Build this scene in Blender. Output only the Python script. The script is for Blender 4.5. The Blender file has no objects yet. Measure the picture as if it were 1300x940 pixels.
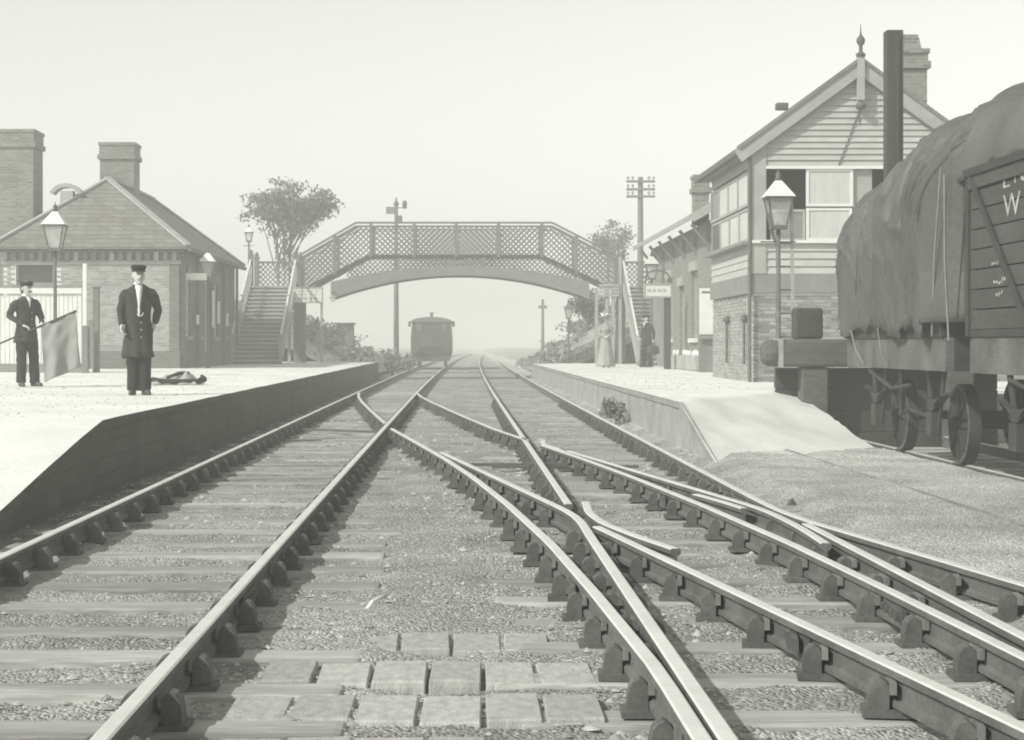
import bpy, bmesh, math, random
import numpy as np
from mathutils import Vector, Matrix, noise as mnoise

random.seed(7); np.random.seed(7)
sc = bpy.context.scene
COL = sc.collection
R = math.radians

# ------------------------------------------------------------------ camera, sky, sun, exposure
FPX, VPX, HZN, CAMH = 2350.0, 584.0, 438.0, 1.2     # focal length in photo pixels, vanishing point, eye height
cam = bpy.data.cameras.new('camera'); cam_o = bpy.data.objects.new('camera', cam); COL.objects.link(cam_o)
cam.sensor_width = 36.0; cam.sensor_fit = 'HORIZONTAL'
cam.lens = 36.0 * FPX / 1300.0
cam.shift_x = (650 - VPX) / 1300.0
cam.shift_y = -(470 - HZN) / 1300.0
cam.clip_start = 0.1; cam.clip_end = 6000
cam_o.location = (0, 0, CAMH); cam_o.rotation_euler = (R(90), 0, 0)
sc.camera = cam_o

SUN_DIR = Vector((-0.64, -0.46, 0.62)).normalized()      # towards the sun: left, behind the camera
elev = math.asin(SUN_DIR.z); azim = math.atan2(SUN_DIR.x, SUN_DIR.y)
world = bpy.data.worlds.new('World'); sc.world = world; world.use_nodes = True
wn = world.node_tree; wn.nodes.clear()
sky = wn.nodes.new('ShaderNodeTexSky'); sky.sky_type = 'NISHITA'; sky.sun_disc = False
sky.sun_elevation = elev; sky.sun_rotation = azim
sky.air_density = 2.2; sky.dust_density = 0.8; sky.ozone_density = 1.0; sky.altitude = 0
bw = wn.nodes.new('ShaderNodeRGBToBW')
tint = wn.nodes.new('ShaderNodeMix'); tint.data_type = 'RGBA'; tint.blend_type = 'MULTIPLY'
tint.inputs[0].default_value = 1.0; tint.inputs[7].default_value = (1.0, 1.005, 0.945, 1)
bg = wn.nodes.new('ShaderNodeBackground'); bg.inputs[1].default_value = 0.148
wo = wn.nodes.new('ShaderNodeOutputWorld')
wn.links.new(sky.outputs[0], bw.inputs[0]); wn.links.new(bw.outputs[0], tint.inputs[6])
wn.links.new(tint.outputs[2], bg.inputs[0]); wn.links.new(bg.outputs[0], wo.inputs[0])

sun = bpy.data.lights.new('sun', 'SUN'); sun.energy = 3.5; sun.angle = R(0.8); sun.color = (1.0, 0.99, 0.94)
sun_o = bpy.data.objects.new('sun', sun); COL.objects.link(sun_o)
sun_o.rotation_euler = (-SUN_DIR).to_track_quat('-Z', 'Y').to_euler()

sc.view_settings.view_transform = 'Standard'; sc.view_settings.look = 'None'
sc.view_settings.exposure = 0.12; sc.view_settings.gamma = 1.0; sc.view_settings.use_curve_mapping = False
sc.render.engine = 'CYCLES'
sc.cycles.use_denoising = True
sc.cycles.volume_bounces = 2; sc.cycles.max_bounces = 6; sc.cycles.diffuse_bounces = 3
sc.cycles.transparent_max_bounces = 12
sc.cycles.filter_width = 1.9

HAZE_DENSITY = 0.0044
# ------------------------------------------------------------------ helpers
def P(px, py, Y):                      # the point seen at a photo pixel when it stands Y metres away
    return Vector(((px - VPX) * Y / FPX, Y, CAMH - (py - HZN) * Y / FPX))
def PX(px, Y): return (px - VPX) * Y / FPX
def PZ(py, Y): return CAMH - (py - HZN) * Y / FPX
def g(v, a=1.0): return (v, v * 1.004, v * 0.962, a)

MATS = {}
def mat(name, v, var=0.18, scale=3.0, fine=45.0, rough=0.9, bump=0.25, metal=0.0, rand=0.0, dist=0.01, spec=0.3, stretch=None, pieces=False):
    m = bpy.data.materials.new(name); m.use_nodes = True; nt = m.node_tree; N = nt.nodes; L = nt.links
    b = N['Principled BSDF']; b.inputs['Roughness'].default_value = rough; b.inputs['Metallic'].default_value = metal
    b.inputs['Specular IOR Level'].default_value = spec
    tc = N.new('ShaderNodeTexCoord'); oi = N.new('ShaderNodeObjectInfo')
    off = N.new('ShaderNodeVectorMath'); off.operation = 'MULTIPLY_ADD'
    sx = N.new('ShaderNodeCombineXYZ')
    for i in range(3): L.new(oi.outputs['Random'], sx.inputs[i])
    L.new(sx.outputs[0], off.inputs[0]); off.inputs[1].default_value = (37.0, 53.0, 11.0); L.new(tc.outputs['Object'], off.inputs[2])
    vec = off.outputs[0]
    if stretch:
        mp = N.new('ShaderNodeVectorMath'); mp.operation = 'MULTIPLY'; mp.inputs[1].default_value = stretch
        L.new(vec, mp.inputs[0]); vec = mp.outputs[0]
    n1 = N.new('ShaderNodeTexNoise'); n1.inputs['Scale'].default_value = scale; n1.inputs['Detail'].default_value = 5; L.new(vec, n1.inputs['Vector'])
    n2 = N.new('ShaderNodeTexNoise'); n2.inputs['Scale'].default_value = fine; n2.inputs['Detail'].default_value = 3; L.new(vec, n2.inputs['Vector'])
    def rng(sock, lo, hi):
        r = N.new('ShaderNodeMapRange'); r.inputs['From Min'].default_value = 0.28; r.inputs['From Max'].default_value = 0.72
        r.inputs['To Min'].default_value = lo; r.inputs['To Max'].default_value = hi; L.new(sock, r.inputs['Value']); return r.outputs[0]
    a = rng(n1.outputs['Fac'], 1 - var, 1 + var); c = rng(n2.outputs['Fac'], 1 - var * .7, 1 + var * .7)
    mu = N.new('ShaderNodeMath'); mu.operation = 'MULTIPLY'; L.new(a, mu.inputs[0]); L.new(c, mu.inputs[1]); fac = mu.outputs[0]
    if rand:
        r = N.new('ShaderNodeMapRange'); r.inputs['To Min'].default_value = 1 - rand; r.inputs['To Max'].default_value = 1 + rand
        if pieces:
            ge = N.new('ShaderNodeNewGeometry'); L.new(ge.outputs['Random Per Island'], r.inputs['Value'])
        else:
            L.new(oi.outputs['Random'], r.inputs['Value'])
        m2 = N.new('ShaderNodeMath'); m2.operation = 'MULTIPLY'; L.new(fac, m2.inputs[0]); L.new(r.outputs[0], m2.inputs[1]); fac = m2.outputs[0]
    mx = N.new('ShaderNodeVectorMath'); mx.operation = 'SCALE'; mx.inputs[0].default_value = g(v)[:3]; L.new(fac, mx.inputs['Scale'])
    L.new(mx.outputs[0], b.inputs['Base Color'])
    if bump:
        bp = N.new('ShaderNodeBump'); bp.inputs['Strength'].default_value = bump; bp.inputs['Distance'].default_value = dist
        L.new(n2.outputs['Fac'], bp.inputs['Height']); L.new(bp.outputs[0], b.inputs['Normal'])
    MATS[name] = m; return m

def brick_mat(name, v, mortar, bw_=0.225, bh=0.075, var=0.25, mort=0.012):
    m = mat(name, v, var=0.14, scale=1.3, fine=30, bump=0)
    nt = m.node_tree; N = nt.nodes; L = nt.links; b = N['Principled BSDF']
    tc = N.new('ShaderNodeTexCoord'); sp = N.new('ShaderNodeSeparateXYZ'); L.new(tc.outputs['Object'], sp.inputs[0])
    ad = N.new('ShaderNodeMath'); L.new(sp.outputs[0], ad.inputs[0]); L.new(sp.outputs[1], ad.inputs[1])
    cb = N.new('ShaderNodeCombineXYZ'); L.new(ad.outputs[0], cb.inputs[0]); L.new(sp.outputs[2], cb.inputs[1])
    br = N.new('ShaderNodeTexBrick'); L.new(cb.outputs[0], br.inputs['Vector'])
    br.inputs['Scale'].default_value = 1.0; br.inputs['Brick Width'].default_value = bw_; br.inputs['Row Height'].default_value = bh
    br.inputs['Mortar Size'].default_value = mort; br.inputs['Bias'].default_value = 0
    br.inputs['Color1'].default_value = g(1 - var); br.inputs['Color2'].default_value = g(1 + var); br.inputs['Mortar'].default_value = g(mortar / v)
    old = b.inputs['Base Color'].links[0].from_socket
    mx = N.new('ShaderNodeMix'); mx.data_type = 'RGBA'; mx.blend_type = 'MULTIPLY'; mx.inputs[0].default_value = 1
    L.new(old, mx.inputs[6]); L.new(br.outputs['Color'], mx.inputs[7]); L.new(mx.outputs[2], b.inputs['Base Color'])
    bp = N.new('ShaderNodeBump'); bp.inputs['Strength'].default_value = 0.6; bp.inputs['Distance'].default_value = 0.012; bp.invert = True
    L.new(br.outputs['Fac'], bp.inputs['Height']); L.new(bp.outputs[0], b.inputs['Normal'])
    return m

class MB:
    def __init__(s): s.v = []; s.f = []; s.m = []
    def add(s, verts, faces, mi=0):
        o = len(s.v); s.v.extend([tuple(p) for p in verts])
        s.f.extend([tuple(i + o for i in f) for f in faces]); s.m.extend([mi] * len(faces)); return s
    def box(s, x0, x1, y0, y1, z0, z1, mi=0, M=None):
        vs = [(x0,y0,z0),(x1,y0,z0),(x1,y1,z0),(x0,y1,z0),(x0,y0,z1),(x1,y0,z1),(x1,y1,z1),(x0,y1,z1)]
        if M is not None: vs = [tuple(M @ Vector(p)) for p in vs]
        return s.add(vs, [(0,3,2,1),(4,5,6,7),(0,1,5,4),(1,2,6,5),(2,3,7,6),(3,0,4,7)], mi)
    def bar(s, a, b, w, h, up=(0,0,1), mi=0):            # a square bar from a to b
        a = Vector(a); b = Vector(b); d = (b - a); 
        if d.length < 1e-6: return s
        d.normalize(); u = Vector(up); sd = d.cross(u)
        if sd.length < 1e-4: sd = d.cross(Vector((1,0,0)))
        sd.normalize(); u = sd.cross(d)
        vs = []
        for p in (a, b):
            for (i, j) in ((-1,-1),(1,-1),(1,1),(-1,1)): vs.append(p + sd * (i*w/2) + u * (j*h/2))
        return s.add(vs, [(0,3,2,1)[::-1],(4,5,6,7)[::-1],(0,1,5,4)[::-1],(1,2,6,5)[::-1],(2,3,7,6)[::-1],(3,0,4,7)[::-1]], mi)
    def tube(s, pts, rad, n=8, mi=0, cap=True):
        pts = [Vector(p) for p in pts]; k = len(pts)
        if not hasattr(rad, '__len__'): rad = [rad] * k
        vs = []; prev = None
        for i, p in enumerate(pts):
            t = (pts[min(i+1, k-1)] - pts[max(i-1, 0)]).normalized()
            if prev is None:
                a = t.cross(Vector((0,0,1)))
                if a.length < 1e-3: a = t.cross(Vector((1,0,0)))
            else: a = prev - t * prev.dot(t)
            a.normalize(); prev = a; c = t.cross(a)
            for j in range(n):
                q = 2 * math.pi * j / n; vs.append(p + (a * math.cos(q) + c * math.sin(q)) * rad[i])
        fs = [(i*n+j, i*n+(j+1)%n, (i+1)*n+(j+1)%n, (i+1)*n+j) for i in range(k-1) for j in range(n)]
        if cap: fs.append(tuple(range(n))[::-1]); fs.append(tuple(range((k-1)*n, k*n)))
        return s.add(vs, fs, mi)
    def rings(s, rr, n=16, mi=0):                        # (cx, cy, z, rx, ry) closed loft
        vs = []; k = len(rr)
        for (cx, cy, z, rx, ry) in rr:
            for j in range(n):
                q = 2*math.pi*j/n; vs.append((cx + rx*math.cos(q), cy + ry*math.sin(q), z))
        fs = [(i*n+j, i*n+(j+1)%n, (i+1)*n+(j+1)%n, (i+1)*n+j) for i in range(k-1) for j in range(n)]
        fs.append(tuple(range(n))[::-1]); fs.append(tuple(range((k-1)*n, k*n)))
        return s.add(vs, fs, mi)
    def lathe(s, prof, c=(0,0,0), n=16, mi=0): return s.rings([(c[0], c[1], c[2]+z, r, r) for (r, z) in prof], n, mi)
    def ball(s, c, rx, ry=None, rz=None, n=10, mi=0):
        ry = ry or rx; rz = rz or rx; k = n
        return s.rings([(c[0], c[1], c[2] - rz*math.cos(math.pi*(i+.15)/(k+.3)), rx*math.sin(math.pi*(i+.15)/(k+.3)), ry*math.sin(math.pi*(i+.15)/(k+.3))) for i in range(k+1)], n+4, mi)
    def prism(s, poly, y0, y1, axis='y', mi=0):          # polygon (a, z) extruded along y (or x)
        n = len(poly)
        if axis == 'y': vs = [(a, y0, z) for a, z in poly] + [(a, y1, z) for a, z in poly]
        elif axis == 'x': vs = [(y0, a, z) for a, z in poly] + [(y1, a, z) for a, z in poly]
        else: vs = [(a, z, y0) for a, z in poly] + [(a, z, y1) for a, z in poly]
        fs = [tuple(range(n)), tuple(range(n, 2*n))[::-1]] + [(i, i+n, (i+1)%n+n, (i+1)%n) for i in range(n)]
        return s.add(vs, fs, mi)
    def quads(s, arr, mi=0):                             # arr (n,4,3)
        o = len(s.v); a = np.asarray(arr).reshape(-1, 3); s.v.extend(map(tuple, a.tolist()))
        n = len(a) // 4; s.f.extend([(o+4*i, o+4*i+1, o+4*i+2, o+4*i+3) for i in range(n)]); s.m.extend([mi]*n); return s
    def mesh(s, name, mats, smooth=False, offset=None):
        me = bpy.data.meshes.new(name)
        vs = s.v if offset is None else [(x-offset[0], y-offset[1], z-offset[2]) for x, y, z in s.v]
        me.from_pydata(vs, [], s.f)
        for m in mats: me.materials.append(m)
        if len(mats) > 1: me.polygons.foreach_set('material_index', s.m)
        bm = bmesh.new(); bm.from_mesh(me); bmesh.ops.recalc_face_normals(bm, faces=bm.faces); bm.to_mesh(me); bm.free()
        if smooth: me.polygons.foreach_set('use_smooth', [True]*len(me.polygons))
        me.update(); return me
    def build(s, name, m, parent=None, smooth=False, bevel=0.0, kind=None, label=None):
        mats = m if isinstance(m, (list, tuple)) else [m]
        mats = [MATS[x] if isinstance(x, str) else x for x in mats]
        off = None
        if parent is not None:
            off = Vector((0,0,0)); p = parent
            while p is not None: off += p.location; p = p.parent
        me = s.mesh(name, mats, smooth, off)
        o = bpy.data.objects.new(name, me); COL.objects.link(o); o.parent = parent
        if bevel:
            b = o.modifiers.new('bevel', 'BEVEL'); b.width = bevel; b.segments = 2; b.limit_method = 'ANGLE'
        if kind: o['kind'] = kind
        if label: o['label'] = label
        return o

def tag(o, label, cat=None, group=None, kind=None):
    o['label'] = label
    if cat: o['category'] = cat
    if group: o['group'] = group
    if kind: o['kind'] = kind
    return o
def thing(name, label, cat, loc=(0,0,0), group=None, rz=0.0):
    o = bpy.data.objects.new(name, None); COL.objects.link(o); o.location = loc; o.rotation_euler = (0,0,rz); o.empty_display_size = .2
    return tag(o, label, cat, group)
def share(o, loc, rot=(0,0,0), parent=None, scale=None):   # a further piece with the same mesh data
    c = o.copy(); COL.objects.link(c); c.parent = parent if parent is not None else o.parent
    c.location = loc; c.rotation_euler = rot
    if scale: c.scale = scale
    return c
def copy_tree(o, loc, label=None, rz=None, parent=None):
    c = o.copy(); COL.objects.link(c); c.parent = parent
    if parent is None: c.location = loc
    if label: c['label'] = label
    if rz is not None: c.rotation_euler = (0,0,rz)
    for ch in [x for x in COL.objects if x.parent == o]: copy_tree(ch, None, None, None, c)
    return c
def remeshed(mb, voxel, smooth=6):
    me = mb.mesh('tmp', []); o = bpy.data.objects.new('tmp', me); COL.objects.link(o)
    r = o.modifiers.new('r', 'REMESH'); r.mode = 'VOXEL'; r.voxel_size = voxel; r.adaptivity = 0
    if smooth:
        s = o.modifiers.new('s', 'SMOOTH'); s.iterations = smooth; s.factor = 0.5
    dg = bpy.context.evaluated_depsgraph_get(); ev = o.evaluated_get(dg); out = bpy.data.meshes.new_from_object(ev)
    bpy.data.objects.remove(o); out.polygons.foreach_set('use_smooth', [True]*len(out.polygons)); return out
def part_mesh(name, me, m, parent):
    me.materials.clear(); me.materials.append(MATS[m]); o = bpy.data.objects.new(name, me); COL.objects.link(o); o.parent = parent; return o
def sstep(a, b, x):
    t = np.clip((x - a) / (b - a), 0, 1); return t*t*(3-2*t)
_rg = np.random.RandomState(3); _T = _rg.rand(256, 256)
def vn(x, y):                                            # smooth value noise, -1..1
    x = np.asarray(x, float); y = np.asarray(y, float); xi = np.floor(x).astype(int); yi = np.floor(y).astype(int); fx = x-xi; fy = y-yi
    fx = fx*fx*(3-2*fx); fy = fy*fy*(3-2*fy); A = _T[xi & 255, yi & 255]; B = _T[(xi+1) & 255, yi & 255]; C = _T[xi & 255, (yi+1) & 255]; D = _T[(xi+1) & 255, (yi+1) & 255]
    return 2*((A*(1-fx)+B*fx)*(1-fy) + (C*(1-fx)+D*fx)*fy) - 1

# ------------------------------------------------------------------ materials
mat('ballast', 0.345, var=0.30, scale=1.1, fine=28, bump=0.9, dist=0.03)
mat('stone_chip', 0.36, var=0.2, scale=9, rand=0.38, pieces=True, bump=0)
mat('platform_top', 0.72, var=0.11, scale=0.7, fine=22, bump=0.35, dist=0.01)
mat('platform_edge', 0.3, var=0.2, scale=2.0, bump=0.4)
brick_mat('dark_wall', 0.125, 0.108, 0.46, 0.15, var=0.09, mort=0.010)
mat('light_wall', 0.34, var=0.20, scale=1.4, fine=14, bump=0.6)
mat('sleeper', 0.33, var=0.36, scale=2.2, fine=34, bump=0.9, rand=0.2, stretch=(.45, 2.6, 1))
mat('rail_side', 0.13, var=0.25, scale=4, bump=0.2, rough=0.75)
mat('rail_top', 0.66, var=0.08, scale=3, fine=18, bump=0.05, rough=0.45, metal=0.15, spec=0.5)
mat('iron', 0.11, var=0.25, scale=8, bump=0.3, rough=0.75, rand=0.15)
mat('sett', 0.41, var=0.2, scale=6, bump=0.6, rand=0.14)
mat('timber_dark', 0.055, var=0.25, scale=2.5, fine=30, bump=0.5, stretch=(1,1,.3))
mat('timber_mid', 0.19, var=0.22, scale=2.5, fine=30, bump=0.4, stretch=(1,1,.3))
mat('paint_white', 0.7, var=0.07, scale=3, bump=0.1, rough=0.6)
mat('paint_cream', 0.43, var=0.10, scale=2.5, bump=0.2, rough=0.7, rand=0.05)
mat('paint_grey', 0.22, var=0.14, scale=3, bump=0.15, rough=0.7)
mat('paint_pale', 0.34, var=0.12, scale=3, bump=0.15, rough=0.7)
mat('bridge_paint', 0.17, var=0.15, scale=3, bump=0.15, rough=0.7)
mat('curtain', 0.52, var=0.09, scale=2.2, fine=12, bump=0.3, rough=0.9, stretch=(3,3,.4))
brick_mat('roof_slate', 0.185, 0.10, 0.34, 0.135, var=0.16, mort=0.010)
mat('roof_dark', 0.17, var=0.2, scale=2, bump=0.4)
mat('lead', 0.36, var=0.12, scale=4, bump=0.1)
mat('glass_dark', 0.045, var=0.1, rough=0.18, bump=0, spec=0.4)
mat('glass_lamp', 0.62, var=0.15, scale=6, rough=0.2, bump=0, spec=0.6)
gl_ = MATS['glass_lamp'].node_tree; _tr = gl_.nodes.new('ShaderNodeBsdfTransparent'); _mx = gl_.nodes.new('ShaderNodeMixShader'); _mx.inputs[0].default_value = 0.42
gl_.links.new(_tr.outputs[0], _mx.inputs[1]); gl_.links.new(gl_.nodes['Principled BSDF'].outputs[0], _mx.inputs[2]); gl_.links.new(_mx.outputs[0], gl_.nodes['Material Output'].inputs['Surface'])
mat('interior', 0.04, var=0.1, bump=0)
mat('tarp', 0.088, var=0.30, scale=0.9, fine=20, bump=0.3, dist=0.01, rough=0.52, spec=0.55)
mat('wagon_plank', 0.075, var=0.22, scale=1.5, fine=22, bump=0.45, rand=0.10, stretch=(1,.3,1))
mat('wagon_dark', 0.05, var=0.25, scale=3, bump=0.4)
mat('wagon_sole', 0.12, var=0.4, scale=1.6, bump=0.4)
mat('skin', 0.50, var=0.06, bump=0.05, rough=0.6)
mat('cloth_dark', 0.026, var=0.22, scale=5, fine=60, bump=0.35)
mat('cloth_coat', 0.042, var=0.22, scale=5, fine=60, bump=0.35)
mat('cloth_grey', 0.26, var=0.16, scale=5, fine=60, bump=0.3)
mat('cloth_white', 0.78, var=0.05, bump=0.1)
mat('worn_paint', 0.40, var=0.45, scale=9, fine=30, bump=0)
mat('flag_cloth', 0.27, var=0.12, scale=3, fine=60, bump=0.3)
mat('beam_timber', 0.11, var=0.25, scale=2.5, fine=24, bump=0.5, stretch=(.3,1,1))
mat('tuft', 0.22, var=0.3, scale=1.2, bump=0)
mat('cloth_pale', 0.33, var=0.14, scale=6, bump=0.3)
mat('hair_dark', 0.06, var=0.3, bump=0.4)
mat('hair_grey', 0.34, var=0.3, scale=20, bump=0.4)
mat('leather', 0.07, var=0.2, bump=0.2, rough=0.5)
mat('leaf', 0.17, var=0.35, scale=1.2, bump=0)
mat('bark', 0.14, var=0.25, scale=5, bump=0.6)
mat('bank', 0.27, var=0.35, scale=0.5, fine=4, bump=0.9, dist=0.15)
mat('coach', 0.09, var=0.2, scale=1.5, bump=0.1, rough=0.6)
mat('print_dark', 0.12, var=0.1, bump=0)
brick_mat('brick_mid', 0.2, 0.26, var=0.22)
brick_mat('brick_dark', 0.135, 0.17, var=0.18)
mat('print_faint', 0.42, var=0.1, bump=0)
brick_mat('brick_chimney', 0.2, 0.27, var=0.28)
mat('brick_piece', 0.25, var=0.15, scale=10, bump=0.3, rand=0.42)
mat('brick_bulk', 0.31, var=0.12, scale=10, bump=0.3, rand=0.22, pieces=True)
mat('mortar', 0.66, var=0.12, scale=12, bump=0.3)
# left rail band: dark cess ash, with the platform's shade painted into its colour
bal = MATS['ballast'].node_tree
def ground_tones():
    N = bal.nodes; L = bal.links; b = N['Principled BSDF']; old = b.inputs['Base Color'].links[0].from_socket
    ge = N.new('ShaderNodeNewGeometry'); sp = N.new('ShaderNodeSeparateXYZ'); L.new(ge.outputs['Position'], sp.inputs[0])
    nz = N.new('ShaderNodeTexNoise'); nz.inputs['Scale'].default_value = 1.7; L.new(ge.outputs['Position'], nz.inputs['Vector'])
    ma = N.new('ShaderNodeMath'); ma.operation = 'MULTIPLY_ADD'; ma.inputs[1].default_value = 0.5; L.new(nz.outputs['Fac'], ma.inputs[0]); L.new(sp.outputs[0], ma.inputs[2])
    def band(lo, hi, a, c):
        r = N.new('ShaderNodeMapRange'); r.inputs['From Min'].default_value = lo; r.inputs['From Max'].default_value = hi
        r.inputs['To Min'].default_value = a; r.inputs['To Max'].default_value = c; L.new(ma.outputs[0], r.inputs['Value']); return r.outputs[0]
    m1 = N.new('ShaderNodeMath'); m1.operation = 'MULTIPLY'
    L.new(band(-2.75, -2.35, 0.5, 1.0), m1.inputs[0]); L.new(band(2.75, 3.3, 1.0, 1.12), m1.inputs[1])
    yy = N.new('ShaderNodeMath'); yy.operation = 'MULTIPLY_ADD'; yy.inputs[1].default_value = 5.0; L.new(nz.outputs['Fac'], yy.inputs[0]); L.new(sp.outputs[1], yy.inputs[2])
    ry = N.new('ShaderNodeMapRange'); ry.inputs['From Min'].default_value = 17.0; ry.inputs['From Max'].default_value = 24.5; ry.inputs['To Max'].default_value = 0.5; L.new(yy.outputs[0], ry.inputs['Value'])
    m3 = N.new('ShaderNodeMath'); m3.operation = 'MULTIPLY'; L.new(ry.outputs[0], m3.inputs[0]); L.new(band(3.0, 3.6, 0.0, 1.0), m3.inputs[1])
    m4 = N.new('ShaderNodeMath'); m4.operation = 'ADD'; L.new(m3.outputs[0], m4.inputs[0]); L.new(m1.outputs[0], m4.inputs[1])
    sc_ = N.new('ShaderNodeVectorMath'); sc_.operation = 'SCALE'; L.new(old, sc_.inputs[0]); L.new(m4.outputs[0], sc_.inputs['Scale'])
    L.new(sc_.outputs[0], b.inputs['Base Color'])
    vo_ = N.new('ShaderNodeTexVoronoi'); vo_.inputs['Scale'].default_value = 58; vo_.inputs['Randomness'].default_value = 1; L.new(ge.outputs['Position'], vo_.inputs['Vector'])
    cv = N.new('ShaderNodeSeparateColor'); L.new(vo_.outputs['Color'], cv.inputs[0]); rv = N.new('ShaderNodeMapRange'); rv.inputs['To Min'].default_value = .72; rv.inputs['To Max'].default_value = 1.28; L.new(cv.outputs[0], rv.inputs['Value'])
    s2 = N.new('ShaderNodeVectorMath'); s2.operation = 'SCALE'; L.new(sc_.outputs[0], s2.inputs[0]); L.new(rv.outputs[0], s2.inputs['Scale']); L.new(s2.outputs[0], b.inputs['Base Color'])
    bpv = N.new('ShaderNodeBump'); bpv.inputs['Strength'].default_value = .9; bpv.inputs['Distance'].default_value = .02; bpv.invert = True; L.new(vo_.outputs['Distance'], bpv.inputs['Height']); L.new(bpv.outputs[0], b.inputs['Normal'])
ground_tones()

# ------------------------------------------------------------------ the ground and the platforms
BZ = -0.176                                   # top of the sleepers below the rail head
SIDING_X, SIDING_Z = (5.92, 7.42), -0.20
def far_shift(Y): return 0.22 * np.clip((np.asarray(Y, float) - 30) / 64, 0, None) ** 2
def ground_z(x, y):
    z = -0.194 + 0.022*vn(x*1.7, y*1.3) + 0.016*vn(x*5+9, y*5) + 0.010*vn(x*13, y*13)
    z = z + 0.03*np.exp(-((x+0.15)/0.5)**2)*sstep(8.6, 9.6, y)
    yard = sstep(2.55, 3.1, x + 0.12*vn(x*2, y*0.8)); z = z*(1-yard) + yard*(-0.075 + 0.018*vn(x*2.1, y*1.7) + 0.006*vn(x*11, y*11))
    z = z - 0.055*sstep(3.98, 4.02, x)
    z = z - 0.27*sstep(5.42, 5.47, x)
    z = z - 0.05*sstep(-2.85, -3.1, x) if False else z
    return z
xs = np.unique(np.concatenate([np.linspace(-900, -60, 10), np.linspace(-60, -6, 20), np.arange(-6, -3.6, .4), np.arange(-3.6, 5.9, 0.055), [3.98, 4.0, 4.02, 5.42, 5.445, 5.47], np.arange(6, 12, .5), np.linspace(12, 60, 18), np.linspace(60, 900, 10)]))
ys = [2.5]
while ys[-1] < 1500: ys.append(ys[-1] + max(0.05, ys[-1]*0.0068 if ys[-1] < 90 else ys[-1]*0.05))
ys = np.array(ys); X, Y = np.meshgrid(xs, ys); Z = ground_z(X, Y)
def grid_obj(name, X, Y, Z, m, parent=None, smooth=True):
    h, w = X.shape; me = bpy.data.meshes.new(name); co = np.stack([X, Y, Z], -1).reshape(-1, 3)
    idx = np.arange(h*w).reshape(h, w); f = np.stack([idx[:-1,:-1], idx[:-1,1:], idx[1:,1:], idx[1:,:-1]], -1).reshape(-1, 4)
    me.vertices.add(len(co)); me.vertices.foreach_set('co', co.ravel()); me.loops.add(f.size); me.loops.foreach_set('vertex_index', f.ravel())
    me.polygons.add(len(f)); me.polygons.foreach_set('loop_start', np.arange(0, f.size, 4)); me.update(calc_edges=True); me.validate()
    me.polygons.foreach_set('use_smooth', [smooth]*len(f)); me.materials.append(MATS[m])
    o = bpy.data.objects.new(name, me); COL.objects.link(o); o.parent = parent; return o
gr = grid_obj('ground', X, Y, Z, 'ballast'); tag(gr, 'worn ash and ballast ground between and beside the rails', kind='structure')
gr_far = MB().box(-900, 900, -60, 2.5, -0.6, -0.2).build('ground', 'ballast'); tag(gr_far, 'ash ground running on behind the viewpoint', kind='structure')

LPZ, LPX = 0.51, -3.28                       # left platform
RPZ, RPX = 0.45, 2.87                        # right platform
def platform(name, label, edge_x, back_x, zt, nodes_front, nodes_back, wall, sgn):
    """top sheet with a ramp (its start differs along the front and the back edge), a wall and an edge course"""
    root = thing(name, label, None); root['kind'] = 'structure'
    (f0, f1, fend), (b0, b1, bend) = nodes_front, nodes_back      # ramp foot, ramp head, far end
    n = 24; ss = np.concatenate([np.linspace(0, 1, 26), np.linspace(1, 2, 60)[1:]])
    tt = np.concatenate([[0, .012, .03], np.linspace(0.06, 1, n+6)])
    T, S = np.meshgrid(tt, ss); T0 = T
    def yy(f, b):
        return f[0]*(1-T) + b[0]*T, f[1]*(1-T)+b[1]*T, f[2]*(1-T)+b[2]*T
    a, c, e = yy(nodes_front, nodes_back)
    Yg = np.where(S <= 1, a + (c-a)*np.clip(S, 0, 1), c + (e-c)*np.clip(S-1, 0, 1)**1.25)
    T = T0; Xg = edge_x + (back_x - edge_x)*T
    low = -0.14; Sr = np.clip(S, 0, 1)
    Zg = np.where(S <= 1, low + (zt - low)*(.86*Sr + .14*sstep(0, 1, Sr)), zt)
    rough = 0.008*vn(Xg*3, Yg*2) + 0.012*vn(Xg*.7, Yg*.5) + (S < 1.1)*(.022*vn(Xg*1.9+3, Yg*1.3) + .010*vn(Xg*5, Yg*4))
    Zg = Zg + rough*np.clip(S*4, 0, 1)*sstep(.03, .12, T) + 0.004*vn(Yg*1.7, Yg*0+2.2)*(T < .005)
    grid_obj('surface', Xg, Yg, Zg, 'platform_top', root)
    # edge course and face wall follow the front edge
    m = MB(); w = MB()
    for i in range(len(ss)-1):
        p, q = (Xg[i,0], Yg[i,0], Zg[i,0]), (Xg[i+1,0], Yg[i+1,0], Zg[i+1,0])
        x_in = 0.30*-sgn
        wi = .05
        for (u, d0, d1, mb, xo, xi) in ((0, .006, .085, m, 0.0, wi), (0, .085, 1.2, w, .02, wi+.03)):
            xa, xb = (lambda X0: (X0 - sgn*xo, X0 - sgn*xi))(edge_x)
            vs = [(p[0]-sgn*xo, p[1], p[2]-d0), (p[0]-sgn*xo, p[1], p[2]-d1), (xb, p[1], p[2]-d1), (xb, p[1], p[2]-d0),
                  (q[0]-sgn*xo, q[1], q[2]-d0), (q[0]-sgn*xo, q[1], q[2]-d1), (xb, q[1], q[2]-d1), (xb, q[1], q[2]-d0)]
            mb.add(vs, [(0,1,5,4), (1,2,6,5), (2,3,7,6), (3,0,4,7)] + ([(3,2,1,0)] if i == 0 else []) + ([(4,5,6,7)] if i == len(ss)-2 else []))
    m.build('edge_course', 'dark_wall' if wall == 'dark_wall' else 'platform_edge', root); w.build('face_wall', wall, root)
    return root
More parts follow.
